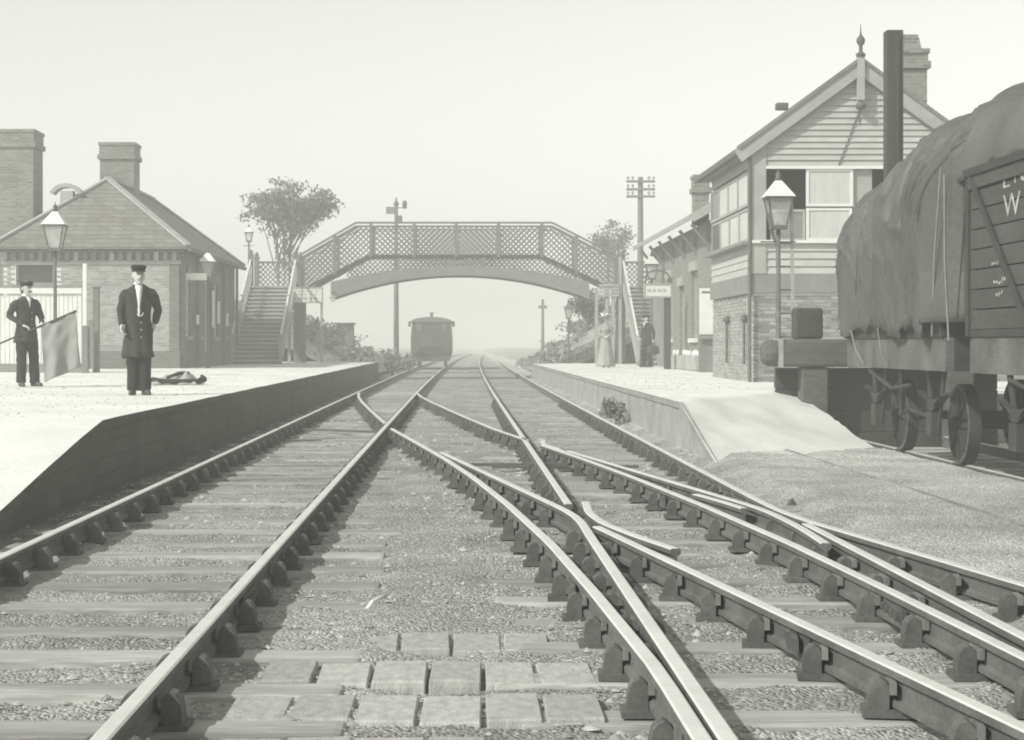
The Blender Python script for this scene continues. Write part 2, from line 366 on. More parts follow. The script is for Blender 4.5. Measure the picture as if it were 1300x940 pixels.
lp = platform('left_platform', 'pale left platform with a dark face wall and a ramp at its near end', LPX, -16.0, LPZ, (11.9, 17.0, 75), (11.9, 17.0, 75), 'dark_wall', 1)
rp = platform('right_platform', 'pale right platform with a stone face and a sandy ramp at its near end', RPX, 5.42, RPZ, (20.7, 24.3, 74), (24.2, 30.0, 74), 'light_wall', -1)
MB().box(5.40, 14, 30.2, 74, -0.7, RPZ-0.006).build('back_fill', 'platform_top', rp)
MB().box(8.5, 14, 30.03, 30.19, -.7, RPZ-.05).build('retaining_wall', 'dark_wall', rp)

# ------------------------------------------------------------------ railway tracks
def interp(pts):
    a = np.array(sorted(pts)); return lambda Y: np.interp(Y, a[:,0], a[:,1])
def smooth_poly(pts, step=0.4):
    a = np.array(pts, float); d = np.concatenate([[0], np.cumsum(np.hypot(*np.diff(a, axis=0).T))])
    t = np.arange(0, d[-1], step); t = np.append(t, d[-1]); o = np.stack([np.interp(t, d, a[:,0]), np.interp(t, d, a[:,1])], 1)
    for _ in range(3): o[1:-1] = .25*o[:-2] + .5*o[1:-1] + .25*o[2:]
    return [tuple(p) for p in o]
PROFILE = [(-.032,-.006),(-.024,0),(.024,0),(.032,-.006),(.032,-.034),(.010,-.048),(.010,-.108),(.033,-.120),(.033,-.142),(-.033,-.142),(-.033,-.120),(-.010,-.108),(-.010,-.048),(-.032,-.034)]
def rail(parent, pts, z=0.0, name='rail'):              # pts (Y, X), near to far
    n = len(PROFILE); k = len(pts); vs = []
    for i, (y, x) in enumerate(pts):
        y0, x0 = pts[max(i-1,0)]; y1, x1 = pts[min(i+1,k-1)]; t = Vector((x1-x0, y1-y0)).normalized(); nx, ny = t.y, -t.x
        for (u, w) in PROFILE: vs.append((x + nx*u, y + ny*u, z + w))
    m = MB()
    for i in range(k-1):
        for j in range(n):
            f = (i*n+j, i*n+(j+1)%n, (i+1)*n+(j+1)%n, (i+1)*n+j)
            m.f.append(f); m.m.append(1 if j in (0,1,2) else 0)
    m.v = vs; m.f.append(tuple(range(n))); m.m.append(0); m.f.append(tuple(range((k-1)*n, k*n))[::-1]); m.m.append(0)
    return m.build(name, ['rail_side', 'rail_top'], parent)
def straight(x0, ya, yb):
    ys_ = np.concatenate([np.arange(ya, min(yb, 60), 2.0), np.arange(max(60, ya), yb, 6.0), [yb]]) if yb > 60 else np.append(np.arange(ya, yb, 1.0), yb)
    return [(float(y), float(x0 + far_shift(y))) for y in np.unique(ys_)]
L1, L2, R1, R2 = -2.61, -1.10, 0.82, 2.31
C1p = [(47,-2.56),(43,-2.36),(39,-2.06),(34,-1.64),(30,-1.29),(26.4,-.96),(22.5,-.5),(19.5,-.15),(16.9,.115),(14,.36),(11.2,.553),(9,.655),(6.84,.735),(3.0,.75)]
C1f = interp(C1p); C2f = lambda Y: C1f(Y) + 1.455
Df = lambda Y: .835 + .135*(13-Y); Ef = lambda Y: 2.30 + .135*(13-Y)
Ychk = {}
trackL = thing('railway_track', 'straight left-hand track running past the dark platform wall to the train', 'track', (0,0,0))
trackR = thing('railway_track', 'straight right-hand track running along the stone-faced right platform', 'track', (0,0,0))
trackX = thing('crossover_track', 'curved crossover rails joining the left-hand and right-hand tracks', 'track', (0,0,0))
trackB = thing('branch_track', 'short branch rails crossing the right-hand track towards the bottom right corner', 'track', (0,0,0))
def curve_pts(f, ya, yb, dx=0): return [(float(y), float(f(y) + dx)) for y in np.append(np.arange(ya, yb, .5), yb)]
rail(trackL, straight(L1, 3, 260)); rail(trackL, straight(L2, 3, 260))
rail(trackR, straight(R1, 13.95, 260))
rail(trackR, smooth_poly([(y, x) for y, x in straight(R1, 3, 12)] + [(13.0, .838)] + curve_pts(Df, 13.6, 20.7)))
rail(trackR, straight(R2+.02, 3, 12.45))
rail(trackR, smooth_poly(curve_pts(Ef, 3, 12.4, .03) + [(13.0, 2.325), (14.0, R2)] + straight(R2, 15, 40)[1:]) + straight(R2, 42, 260))
rail(trackX, curve_pts(C1f, 3, 26.6)); rail(trackX, curve_pts(C1f, 28.3, 46.5))
rail(trackX, curve_pts(C2f, 3, 22.2)); rail(trackX, smooth_poly([(23.0, R1+.10), (22.3, R1+.16), (21.4, C2f(21.4)+.06)]) if False else curve_pts(C2f, 23.3, 46))
rail(trackB, smooth_poly([(10.9,1.27),(11.6,1.12),(12.5,.965),(13.3,.925),(14.2,.965)], .15), name='wing_rail')
rail(trackB, curve_pts(Df, 3, 12.25, -.03))
rail(trackB, smooth_poly([(11.2,2.215),(12.2,2.25),(13.1,2.235)] + curve_pts(Ef, 13.6, 21.4), .3))
rail(trackB, smooth_poly([(13.6,2.09),(14.2,2.02),(14.9,1.90)], .2), name='check_rail')
rail(trackB, smooth_poly([(21.0,1.22),(22.2,1.02),(22.9,1.02),(23.4,1.06)], .2), name='wing_rail')

# sleepers and chairs
sl0 = None
def sleeper(parent, x0, x1, y, dz=0.0, w=.26):
    global sl0
    if sl0 is None:
        sl0 = MB().box(-.5, .5, -.13, .13, -.13, 0).build('sleeper', 'sleeper', parent, bevel=.012)
        o = sl0
    else: o = share(sl0, (0,0,0), parent=parent)
    o.location = ((x0+x1)/2, y, BZ + dz); o.scale = (x1-x0, w/.26, 1); o.rotation_euler = (random.uniform(-.012,.012), 0, random.uniform(-.008,.008)); return o
def chair_mesh():
    m = MB(); m.box(-.135, .135, -.08, .08, -.042, -.016)
    for s in (-1, 1):
        pr = [(s*.036, -.02), (s*.036, .070), (s*.050, .090), (s*.068, .097), (s*.088, .090), (s*.104, .068), (s*.112, .030), (s*.115, -.02)]
        m.prism(pr if s > 0 else pr[::-1], -.048, .048)
    m.box(-.036, -.012, -.085, .085, .045, .09, mi=1)
    me = m.mesh('rail_chair', [MATS['iron'], MATS['timber_mid']]); return me
CH = chair_mesh(); placed = []
def chair(parent, x, y, ang=0.0, near=.16):
    for (px, py) in placed[-600:]:
        if abs(py-y) < .2 and abs(px-x) < near: return
    placed.append((x, y)); o = bpy.data.objects.new('rail_chair', CH); COL.objects.link(o); o.parent = parent
    o.location = (x, y, BZ+.042); o.rotation_euler = (0, 0, -ang + random.uniform(-.03,.03))
def slope(f, y): return math.atan((f(y-.2) - f(y+.2)) / .4)
SP = 0.785
rowsL = [5.05 + SP*i + random.uniform(-.025,.025) for i in range(72)]
rowsR = [5.30 + SP*i + random.uniform(-.025,.025) for i in range(72)]
for i, y in enumerate(rowsL):
    s = float(far_shift(y)); sleeper(trackL, L1-.55+s+random.uniform(-.05,.05), L2+.63+s+random.uniform(-.06,.06), y, random.uniform(-.014,.010))
    if y < 42: chair(trackL, L1+s, y); chair(trackL, L2+s, y)
for i, y in enumerate(rowsR):
    s = float(far_shift(y)); c1 = float(C1f(y)); x0 = max(-.40, min(.19, c1-.45)) if y < 46 else .19
    x1 = max(R2+.63, float(Ef(y))+.45 if y < 16 else 0)
    sleeper(trackR, x0+s+random.uniform(-.07,.07), x1+s+random.uniform(-.07,.07), y, random.uniform(-.018,.006))
    if y < 42:
        if not (26.5 < y < 28.4): chair(trackX, c1, y, slope(C1f, y), .2)
        if not (22 < y < 23.5): chair(trackX, float(C2f(y)), y, slope(C2f, y), .2)
        if 13.2 < y < 20.7: chair(trackB, float(Df(y)), y, math.atan(.135))
        elif y < 12.3: chair(trackB, float(Df(y))-.03, y, math.atan(.135))
        if y > 14.0 or y < 12.6: chair(trackR, R1+s, y, 0, .14)
        if y < 12.4 or y > 13.9: chair(trackR, R2+s, y, 0, .2)
        if y < 21.4: chair(trackB, float(Ef(y)), y, math.atan(.135), .2)
far = MB()
for (a, b, y0) in ((L1-.55, L2+.63, rowsL[-1]+SP), (R1-.63, R2+.63, rowsR[-1]+SP)):
    for i in range(110):
        y = y0 + SP*i; s = float(far_shift(y)); far.box(a+s, b+s, y-.13, y+.13, BZ-.1, BZ+.006)
o = far.build('distant_sleepers', 'sleeper'); tag(o, 'far sleepers fading into the haze beyond the footbridge', kind='stuff')
# point rodding and stretcher bars
MB().bar((L2-.03, 27.9, -.12), (L1+.1, 29.0, -.12), .05, .03).build('stretcher_bar', 'iron', trackX)
MB().bar((.35, 20.2, -.13), (1.95, 20.2, -.13), .06, .03).bar((-.4, 20.55, -.13), (1.3, 20.55, -.13), .06, .03).build('stretcher_bar', 'iron', trackX)
def fishplate(parent, x, y, ang=0.0):
    m = MB(); M = Matrix.Translation((x, y, 0)) @ Matrix.Rotation(-ang, 4, 'Z')
    for sx in (-1, 1):
        m.box(sx*.011 if sx > 0 else -.036, .036 if sx > 0 else -.011, -.23, .23, -.108, -.046, M=M)
        for k in (-.17, -.06, .06, .17):
            b0, b1 = (.036, .058) if sx > 0 else (-.058, -.036); m.box(b0, b1, k-.018, k+.018, -.095, -.06, M=M)
    m.build('fishplate', 'iron', parent)
for yq in (9.35, 18.6, 27.2): fishplate(trackL, L2, yq); fishplate(trackL, L1, yq)
fishplate(trackB, float(Df(8.05))-.03, 8.05, math.atan(.135)); fishplate(trackX, float(C1f(9.8)), 9.8, slope(C1f, 9.8)); fishplate(trackX, float(C2f(8.9)), 8.9, slope(C2f, 8.9)); fishplate(trackR, R1, 17.4); fishplate(trackX, float(C2f(15.3)), 15.3, slope(C2f, 15.3))
# paving setts between the sleepers nearest the camera
setts = thing('sett_crossing', 'rows of pale paving setts laid between the sleepers at the bottom edge', 'paving', (-.15, 8, 0))
st0 = None
for i, y in enumerate(rowsL[:5]):
    ya, yb = y + .145, y + SP - .145; x = -.86 + random.uniform(-.05,.05) + (.32 if i > 3 else 0)
    while x < (.42 if i < 4 else .30):
        w = random.uniform(.215, .25)
        if st0 is None:
            st0 = MB().box(-.5, .5, -.5, .5, -.1, 0).build('sett', 'sett', None, bevel=.03); st0.parent = setts; o = st0
        else: o = share(st0, (0,0,0), parent=setts)
        o.location = (x + w/2 + .15, (ya+yb)/2 - 8, BZ + random.uniform(-.004, .012)); o.scale = (w-.016, yb-ya, 1); o.rotation_euler = (random.uniform(-.012,.012), random.uniform(-.025,.025), random.uniform(-.02,.02)); x += w
# loose stone chips
def chips(name, n, xr, yr, size, label, dens=None, zc=None):
    r = np.random.RandomState(len(name) + n); x = r.uniform(*xr, n); u = r.rand(n); y = 1/((1-u)/yr[0] + u/yr[1])
    if dens is not None: k = r.rand(n) < dens(x, y); x = x[k]; y = y[k]; n = len(x)
    z = ground_z(x, y) if zc is None else np.full(n, zc); s = size * r.uniform(.45, 1.3, n) * np.clip(y/14, .9, 1.8)
    base = np.array([(1,0,0),(.3,.95,.1),(-.8,.6,0),(-.8,-.6,.05),(.3,-.95,0),(.1,0,.8),(0,0,-.6)])
    tri = np.array([(0,1,5),(1,2,5),(2,3,5),(3,4,5),(4,0,5)])
    V = base[None] * r.uniform(.6, 1.3, (n,7,1)); a = r.uniform(0, 6.28, n); ca, sa = np.cos(a)[:,None], np.sin(a)[:,None]
    W = np.stack([V[...,0]*ca - V[...,1]*sa, V[...,0]*sa + V[...,1]*ca, V[...,2]*r.uniform(.5,1,(n,1))], -1) * s[:,None,None]
    W += np.stack([x, y, z], -1)[:,None,:]
    F = (tri[None] + (np.arange(n)*7)[:,None,None]).reshape(-1,3)
    me = bpy.data.meshes.new(name); me.vertices.add(n*7); me.vertices.foreach_set('co', W.ravel()); me.loops.add(F.size); me.loops.foreach_set('vertex_index', F.ravel())
    me.polygons.add(len(F)); me.polygons.foreach_set('loop_start', np.arange(0, F.size, 3)); me.update(calc_edges=True); me.materials.append(MATS['stone_chip'])
    o = bpy.data.objects.new(name, me); COL.objects.link(o); tag(o, label, kind='stuff'); return o
def dens(x, y):
    d = np.full(x.shape, .35)
    for xr in (L1, L2, R1, R2): d = np.maximum(d, np.exp(-((x-xr)/.33)**2))
    d = np.maximum(d, np.exp(-((x-C1f(y))/.35)**2)); d *= np.clip(.55 + .6*vn(x*1.3, y*.9), .08, 1); return d
chips('ballast_stones', 52000, (-3.3, 2.9), (5.2, 45), .017, 'small loose ballast stones lying about the rails and sleepers', dens)
chips('large_stones', 5200, (-3.2, 2.8), (5.0, 17), .030, 'larger loose stones lying among the near sleepers and rails', dens)
chips('platform_grit', 900, (-9, -3.5), (17.2, 50), .010, 'sparse grit scattered over the left platform', None, LPZ+.004)
chips('ramp_grit', 500, (3.0, 5.2), (30.2, 60), .010, 'sparse grit scattered over the right platform', None, RPZ+.004)
chips('fine_ballast', 26000, (-3.2, 2.8), (5.0, 20), .013, 'fine ballast chippings strewn among the near sleepers', dens)
chips('yard_pebbles', 2200, (2.9, 5.4), (7, 24), .012, 'scattered pebbles on the sandy yard right of the rails')

# ------------------------------------------------------------------ lamps
def lantern(root, x, y, z0, h, s=1.0, post_r=.045, post_mat='iron'):
    """a tapered four-sided lantern on a post; z0 foot, h top of the finial"""
    zt = h; zb = zt - .95*s
    MB().tube([(x,y,z0),(x,y,z0+.5),(x,y,z0+.52),(x,y,zb)], [post_r*1.7, post_r*1.5, post_r, post_r*.75], 10).build('post', post_mat, root, smooth=True)
    MB().bar((x-.28*s,y,zb-.22*s),(x+.28*s,y,zb-.22*s), .025, .025).build('ladder_bar', post_mat, root)
    m = MB(); a, b = .11*s, .19*s; zg0, zg1 = zb+.04*s, zb+.46*s
    for (u, v) in ((-1,-1),(1,-1),(1,1),(-1,1)): m.bar((x+u*a,y+v*a,zg0),(x+u*b,y+v*b,zg1), .022*s, .022*s)
    m.box(x-a-.02, x+a+.02, y-a-.02, y+a+.02, zb-.02, zg0)
    m.box(x-b-.03*s, x+b+.03*s, y-b-.03*s, y+b+.03*s, zg1, zg1+.03*s); m.build('lantern_frame', 'iron', root)
    gl = MB(); a2, b2 = a-.006, b-.006
    gl.add([(x-a2,y-a2,zg0),(x+a2,y-a2,zg0),(x+a2,y+a2,zg0),(x-a2,y+a2,zg0),(x-b2,y-b2,zg1),(x+b2,y-b2,zg1),(x+b2,y+b2,zg1),(x-b2,y+b2,zg1)], [(0,1,5,4),(1,2,6,5),(2,3,7,6),(3,0,4,7)])
    gl.build('lantern_glass', 'glass_lamp', root)
    c = MB(); zc = zg1 + .032*s; e = b + .05*s
    c.add([(x-e,y-e,zc),(x+e,y-e,zc),(x+e,y+e,zc),(x-e,y+e,zc),(x-.05*s,y-.05*s,zc+.26*s),(x+.05*s,y-.05*s,zc+.26*s),(x+.05*s,y+.05*s,zc+.26*s),(x-.05*s,y+.05*s,zc+.26*s)],
          [(0,1,5,4),(1,2,6,5),(2,3,7,6),(3,0,4,7),(4,5,6,7),(3,2,1,0)]); c.build('lamp_cap', 'paint_white', root)
    MB().lathe([(.045*s,0),(.06*s,.04*s),(.03*s,.06*s),(.05*s,.10*s),(.015*s,.14*s),(.005*s,zt-zc-.26*s)], (x,y,zc+.261*s), 10).build('finial', 'iron', root, smooth=True)
lamp_specs = [(70, 40.5, 256, LPZ, 1.12, 'tall gas lamp with pale cap on a dark post by the board fence'),
              (264, 55.0, 313, LPZ, 1.0, 'gas lamp standing close to the track side of the left brick station building'),
              (827, 64.0, 318, RPZ, 1.05, 'gas lamp with white cap in front of the right-hand footbridge stairs'),
              (722, 73.0, 380, RPZ, .8, 'short hazy lamp at the far end of the right platform'),
              (316, 73.0, 284, 3.37, .75, 'small lamp on the landing of the left footbridge stairs')]
for px, Yl, top, z0, s, lab in lamp_specs:
    t = thing('platform_lamp', lab, 'lamp', (PX(px, Yl), Yl, z0), 'gas lamps of the station'); lantern(t, PX(px, Yl), Yl, z0, PZ(top, Yl), s)

# ------------------------------------------------------------------ left station building
bx0, bx1, by0, by1, bz0 = -13.35, -8.2, 54.1, 67.4, LPZ
eav = PZ(318, by0)
hs = thing('station_house', 'brick station building with hipped slate roof on the left platform', 'building', ((bx0+bx1)/2, by0, bz0))
def wall_with_holes_x(mb, x, y0, y1, z0, z1, holes, t):   # wall in the plane x, thickness t towards -x; holes (ya,yb,za,zb)
    cuts = sorted(set([y0, y1] + [h[0] for h in holes] + [h[1] for h in holes]))
    for a, b in zip(cuts, cuts[1:]):
        hh = [h for h in holes if h[0] <= a + 1e-6 and h[1] >= b - 1e-6]
        if not hh: mb.box(x-t, x, a, b, z0, z1)
        else:
            h = hh[0]
            if h[2] > z0: mb.box(x-t, x, a, b, z0, h[2])
            if h[3] < z1: mb.box(x-t, x, a, b, h[3], z1)
holes = [(by0+1.3, by0+2.3, bz0+.95, bz0+2.75), (by0+3.6, by0+4.5, bz0+.95, bz0+2.75), (by0+5.4, by0+6.5, bz0, bz0+2.75), (by0+7.6, by0+8.6, bz0+.95, bz0+2.75), (by0+9.9, by0+10.9, bz0+.95, bz0+2.75)]
w = MB(); wall_with_holes_x(w, bx1, by0, by1, bz0, eav, holes, .3); w.box(bx0, bx1-.3, by1-.3, by1, bz0, eav); w.box(bx0, bx0+.3, by0+.31, by1-.3, bz0, eav)
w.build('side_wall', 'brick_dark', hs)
for (ya, yb, za, zb) in holes:
    door = za <= bz0 + .01
    fr = MB(); fr.box(bx1-.16, bx1-.08, ya, ya+.07, za, zb).box(bx1-.16, bx1-.08, yb-.07, yb, za, zb).box(bx1-.16, bx1-.08, ya+.07, yb-.07, zb-.07, zb).box(bx1-.16, bx1-.08, ya+.07, yb-.07, za, za+.07)
    if not door: fr.box(bx1-.15, bx1-.09, ya+.07, yb-.07, (za+zb)/2-.03, (za+zb)/2+.03).box(bx1-.15, bx1-.10, (ya+yb)/2-.02, (ya+yb)/2+.02, za+.07, zb-.07)
    f = fr.build('door' if door else 'window', 'paint_white', hs)
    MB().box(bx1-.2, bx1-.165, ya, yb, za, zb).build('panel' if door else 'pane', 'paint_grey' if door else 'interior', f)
    n = 8; arc = [((ya+yb)/2 + (.5*(yb-ya)+.12)*math.cos(math.pi*i/n), zb + .02 + .28*math.sin(math.pi*i/n)) for i in range(n+1)]
    MB().prism(arc, bx1+.003, bx1+.05, 'x').build('arch', 'brick_chimney', hs)
    if not door: MB().box(bx1-.1, bx1+.07, ya-.08, yb+.08, za-.1, za-.003).build('sill', 'platform_edge', hs)
for i in range(4):
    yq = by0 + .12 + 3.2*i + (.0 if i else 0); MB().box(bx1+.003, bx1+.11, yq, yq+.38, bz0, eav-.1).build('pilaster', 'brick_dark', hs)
# front wall in real brick courses with a dark recessed window
wx0, wx1, wz0, wz1 = PX(20, by0), PX(70, by0), PZ(362, by0), eav-.42
bk = MB(); rr = random.Random(5); z = bz0 + .55; row = 0
while z < eav - .42:
    x = bx0 + (.1125 if row % 2 else 0)
    while x < bx1 - .02:
        a, b = x, min(x + .213, bx1)
        if not (b > wx0 and a < wx1 and z + .07 > wz0 and z < wz1): bk.box(a, b, by0 + rr.uniform(0, .010), by0+.12, z, z+.063)
        x += .225
    z += .075; row += 1
bk.build('front_brickwork', 'brick_bulk', hs, kind='stuff')
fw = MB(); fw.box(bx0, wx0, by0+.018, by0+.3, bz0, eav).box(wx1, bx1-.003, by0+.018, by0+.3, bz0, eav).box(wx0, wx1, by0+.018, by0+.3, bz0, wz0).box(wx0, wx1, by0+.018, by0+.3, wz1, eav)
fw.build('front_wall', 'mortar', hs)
MB().box(wx0+.003, wx1-.003, by0+.16, by0+.2, wz0+.003, wz1-.003).build('pane', 'glass_dark', hs)
fr = MB(); fr.box(wx0+.003, wx0+.07, by0+.08, by0+.15, wz0+.003, wz1-.003).box(wx1-.09, wx1-.003, by0+.08, by0+.15, wz0+.003, wz1-.003).box(wx0+.07, wx1-.09, by0+.09, by0+.15, wz0+.003, wz0+.07); fr.build('window', 'paint_grey', hs)
MB().box(bx0-.05, bx1+.02, by0-.07, by0+.016, bz0, bz0+.52).build('plinth', 'brick_dark', hs)
MB().box(bx0-.04, bx1+.05, by0-.05, by0+.016, eav-.40, eav-.30).build('string_course', 'platform_edge', hs)
dn = MB(); x = bx0
dn0 = None
while x < bx1:
    if dn0 is None: dn0 = MB().box(x, x+.13, by0-.10, by0+.014, eav-.297, eav-.06).build('dentil', 'brick_piece', hs); o = dn0; xd = x
    else: o = share(dn0, (x-xd, 0, 0))
    x += .26
MB().box(bx0, bx1, by0+.003, by0+.015, eav-.297, eav-.06).build('dentil_gap_shade', 'brick_dark', hs)  # dark strip behind the dentils, standing in for shade in their gaps
MB().box(bx0-.1, bx1+.12, by0-.16, by0+.3, eav-.057, eav+.0).build('eaves_course', 'brick_dark', hs)
rx0, rx1, ry0, ry1 = bx0-.3, bx1+.3, by0-.35, by1+.3; rcx = (bx0+bx1)/2; a_ = 2.9; rz = eav + .02; rtop = PZ(232, by0+2.75)
rf = MB(); th = .10
for dz, flip in ((0, 1), (th, 0)):
    rf.add([(rx0,ry0,rz+dz),(rx1,ry0,rz+dz),(rx1,ry1,rz+dz),(rx0,ry1,rz+dz),(rcx,ry0+a_,rtop+dz),(rcx,ry1-a_,rtop+dz)], [(0,1,4),(1,2,5,4),(2,3,5),(3,0,4,5)])
rf.add([(rx0,ry0,rz),(rx1,ry0,rz),(rx1,ry1,rz),(rx0,ry1,rz),(rx0,ry0,rz+th),(rx1,ry0,rz+th),(rx1,ry1,rz+th),(rx0,ry1,rz+th)], [(0,1,5,4),(1,2,6,5),(2,3,7,6),(3,0,4,7)])
roof = rf.build('roof', 'roof_slate', hs)
rdg = MB(); rdg.bar((rx1,ry0,rz+th+.02),(rcx,ry0+a_,rtop+th+.02), .2, .06).bar((rx0,ry0,rz+th+.02),(rcx,ry0+a_,rtop+th+.02), .2, .06).bar((rcx,ry0+a_,rtop+th+.03),(rcx,ry1-a_,rtop+th+.03), .22, .08).bar((rcx,ry1-a_,rtop+th+.03),(rx1,ry1,rz+th+.02), .2, .06)
rdg.build('ridge_tiles', 'lead', roof)
MB().box(rx1-.02, rx1+.10, ry0, ry1, rz-.06, rz+.05).build('gutter', 'iron', roof)
def chimney(parent, x0, x1, y0, y1, z0, z1, m='brick_chimney', cap=.55):
    c = MB(); c.box(x0, x1, y0, y1, z0, z1-cap); c.box(x0-.07, x1+.07, y0-.07, y1+.07, z1-cap, z1-cap+.15); c.box(x0-.02, x1+.02, y0-.02, y1+.02, z1-cap+.15, z1-.1); c.box(x0-.05, x1+.05, y0-.05, y1+.05, z1-.1, z1)
    return c.build('chimney', m, parent)
chimney(hs, PX(-28, 57), PX(46, 57), 56.6, 57.9, bz0+1, PZ(166, 57))
chimney(hs, PX(129, 60.5), PX(172, 60.5), 60.2, 61.3, eav, PZ(182, 60.5))
# roof cowl: a flat stem with a curved hood
yc = by0 + 1.75; cw = MB(); cw.box(PX(78, yc), PX(94, yc), yc-.18, yc+.18, PZ(285, yc), PZ(243, yc))
n = 10; cx, cz = PX(85, yc), PZ(252, yc); ro = .54
arc = [(cx + ro*math.cos(R(25+130*i/n)), cz - .06 + ro*.93*math.sin(R(25+130*i/n))) for i in range(n+1)] + [(cx + (ro-.13)*math.cos(R(25+130*i/n)), cz - .06 + (ro-.13)*.93*math.sin(R(25+130*i/n))) for i in range(n, -1, -1)]
for i in range(n): cw.prism([arc[i], arc[i+1], arc[2*n-i], arc[2*n+1-i]], yc-.2, yc+.2)
cw.build('roof_cowl', 'paint_pale', hs)
sg = MB().box(bx1-.02, bx1+.72, by0+.55, by0+.61, PZ(355, by0), PZ(346, by0)); sg.box(bx1-.02, bx1+.05, by0+.52, by0+.64, PZ(358, by0), PZ(343, by0)); sg.build('projecting_sign', 'paint_white', hs)
for (pa, y_a, y_b) in ((246, 400, 412), (266, 369, 416), (273, 383, 411), (284, 398, 414)):
    yy = 8.2*FPX/(VPX-pa); MB().box(bx1+.115, bx1+.13, yy-.28, yy+.28, PZ(y_b, yy), PZ(y_a, yy)).build('poster', 'paint_white', hs)
MB().tube([(bx1+.12, by1-.35, bz0), (bx1+.12, by1-.35, eav)], .05, 8).build('drainpipe', 'iron', hs)

# board fence and posts left of the building
fy = 46.0; fx0, fx1 = PX(-22, fy), PX(104, fy)
fe = thing('board_fence', 'white vertical board fence closing the back of the left platform', 'fence', ((fx0+fx1)/2, fy, LPZ))
nb = 22; bw_ = (fx1-fx0)/nb; b0 = None
for i in range(nb):
    if b0 is None: b0 = MB().box(fx0+.004, fx0+bw_-.012, fy, fy+.025, LPZ+.22, PZ(375, fy)).build('board', 'paint_white', fe); o = b0
    else: o = share(b0, (bw_*i, random.uniform(-.006,.006), 0))
MB().box(fx0, fx1, fy-.05, fy+.06, PZ(373, fy), PZ(366, fy)).build('top_rail', 'paint_white', fe)
MB().box(fx0, fx1, fy-.02, fy+.05, PZ(365.8, fy), PZ(362, fy)).build('capping', 'paint_grey', fe)
MB().box(fx0, fx1, fy-.03, fy+.06, LPZ, LPZ+.215).build('kickboard', 'paint_grey', fe)
p1 = thing('gate_post', 'tall white post at the right end of the board fence', 'post', (PX(108, 45), 45, LPZ))
MB().box(PX(105.5, 45), PX(110.5, 45), 44.95, 45.05, LPZ+1.15, PZ(335, 45)).build('post', 'paint_white', p1, bevel=.01); MB().box(PX(105, 45), PX(112, 45), 44.93, 45.07, LPZ, LPZ+1.148).build('foot', 'timber_mid', p1)
MB().box(PX(112, 45)+.003, PX(119, 45), 44.97, 45.03, LPZ+.1, LPZ+1.3).build('gate_leaf', 'timber_mid', p1)
p2 = MB().box(PX(118.5, 47), PX(126, 47), 46.9, 47.1, LPZ, PZ(366, 47)); p2.box(PX(117.5, 47), PX(127, 47), 46.87, 47.13, PZ(366, 47), PZ(364, 47)); o = p2.build('gate_post', 'timber_mid', bevel=.01); tag(o, 'shorter dark timber post between the white post and the brick building', 'post')

# ------------------------------------------------------------------ footbridge
BY, BW = 72.0, 2.2; PM = FPX / BY
def bx(px): return (px - VPX) / PM
def bz(py): return CAMH - (py - HZN) / PM
deckz, topz = bz(325), bz(283); xl, xr = bx(467), bx(688); xL, xR = bx(379), bx(787); landz = bz(364)
fb = thing('footbridge', 'arched iron lattice footbridge spanning both tracks with stairs at each end', 'footbridge', (0, BY, 0))
def deck(x):
    if x < xl: return deckz + (landz-deckz)*min(1, (xl-x)/(xl-bx(396)))
    if x > xr: return deckz + (landz-deckz)*min(1, (x-xr)/(bx(770)-xr))
    return deckz
def top(x):
    if x < bx(452): return topz + (bz(325)-topz)*(bx(452)-x)/(bx(452)-xL)
    if x > bx(701): return topz + (bz(327)-topz)*(x-bx(701))/(xR-bx(701))
    return topz
a_up = lambda x: bz(338) - .0245*x*x; a_lo = lambda x: bz(350) - .036*x*x
def lattice(mb, x0, x1, lo, hi, y, pitch=.215, wd=.045, n=6):
    """crossed flat bars clipped between the curves lo(x) and hi(x)"""
    for sgn in (1, -1):
        yo = y + (.012 if sgn > 0 else -.012)
        zs = [f(x) for f in (lo, hi) for x in np.linspace(x0, x1, 5)]; zmin, zmax = min(zs), max(zs)
        span = (zmax - zmin); c = x0 - span - pitch
        c = math.floor(c/pitch)*pitch
        while c < x1 + span + pitch:
            seg = []
            for t in np.linspace(0, 1, 40):
                z = zmin + span*t; x = c + (z - zmin) if sgn > 0 else c - (z - zmin)
                if x0 <= x <= x1 and lo(x) <= z <= hi(x): seg.append((x, z))
            if len(seg) >= 2: mb.bar((seg[0][0], yo, seg[0][1]), (seg[-1][0], yo, seg[-1][1]), wd, .014, up=(0,1,0))
            c += pitch
posts = [bx(v) for v in (379, 425, 471, 526, 579, 633, 688, 732, 787)]
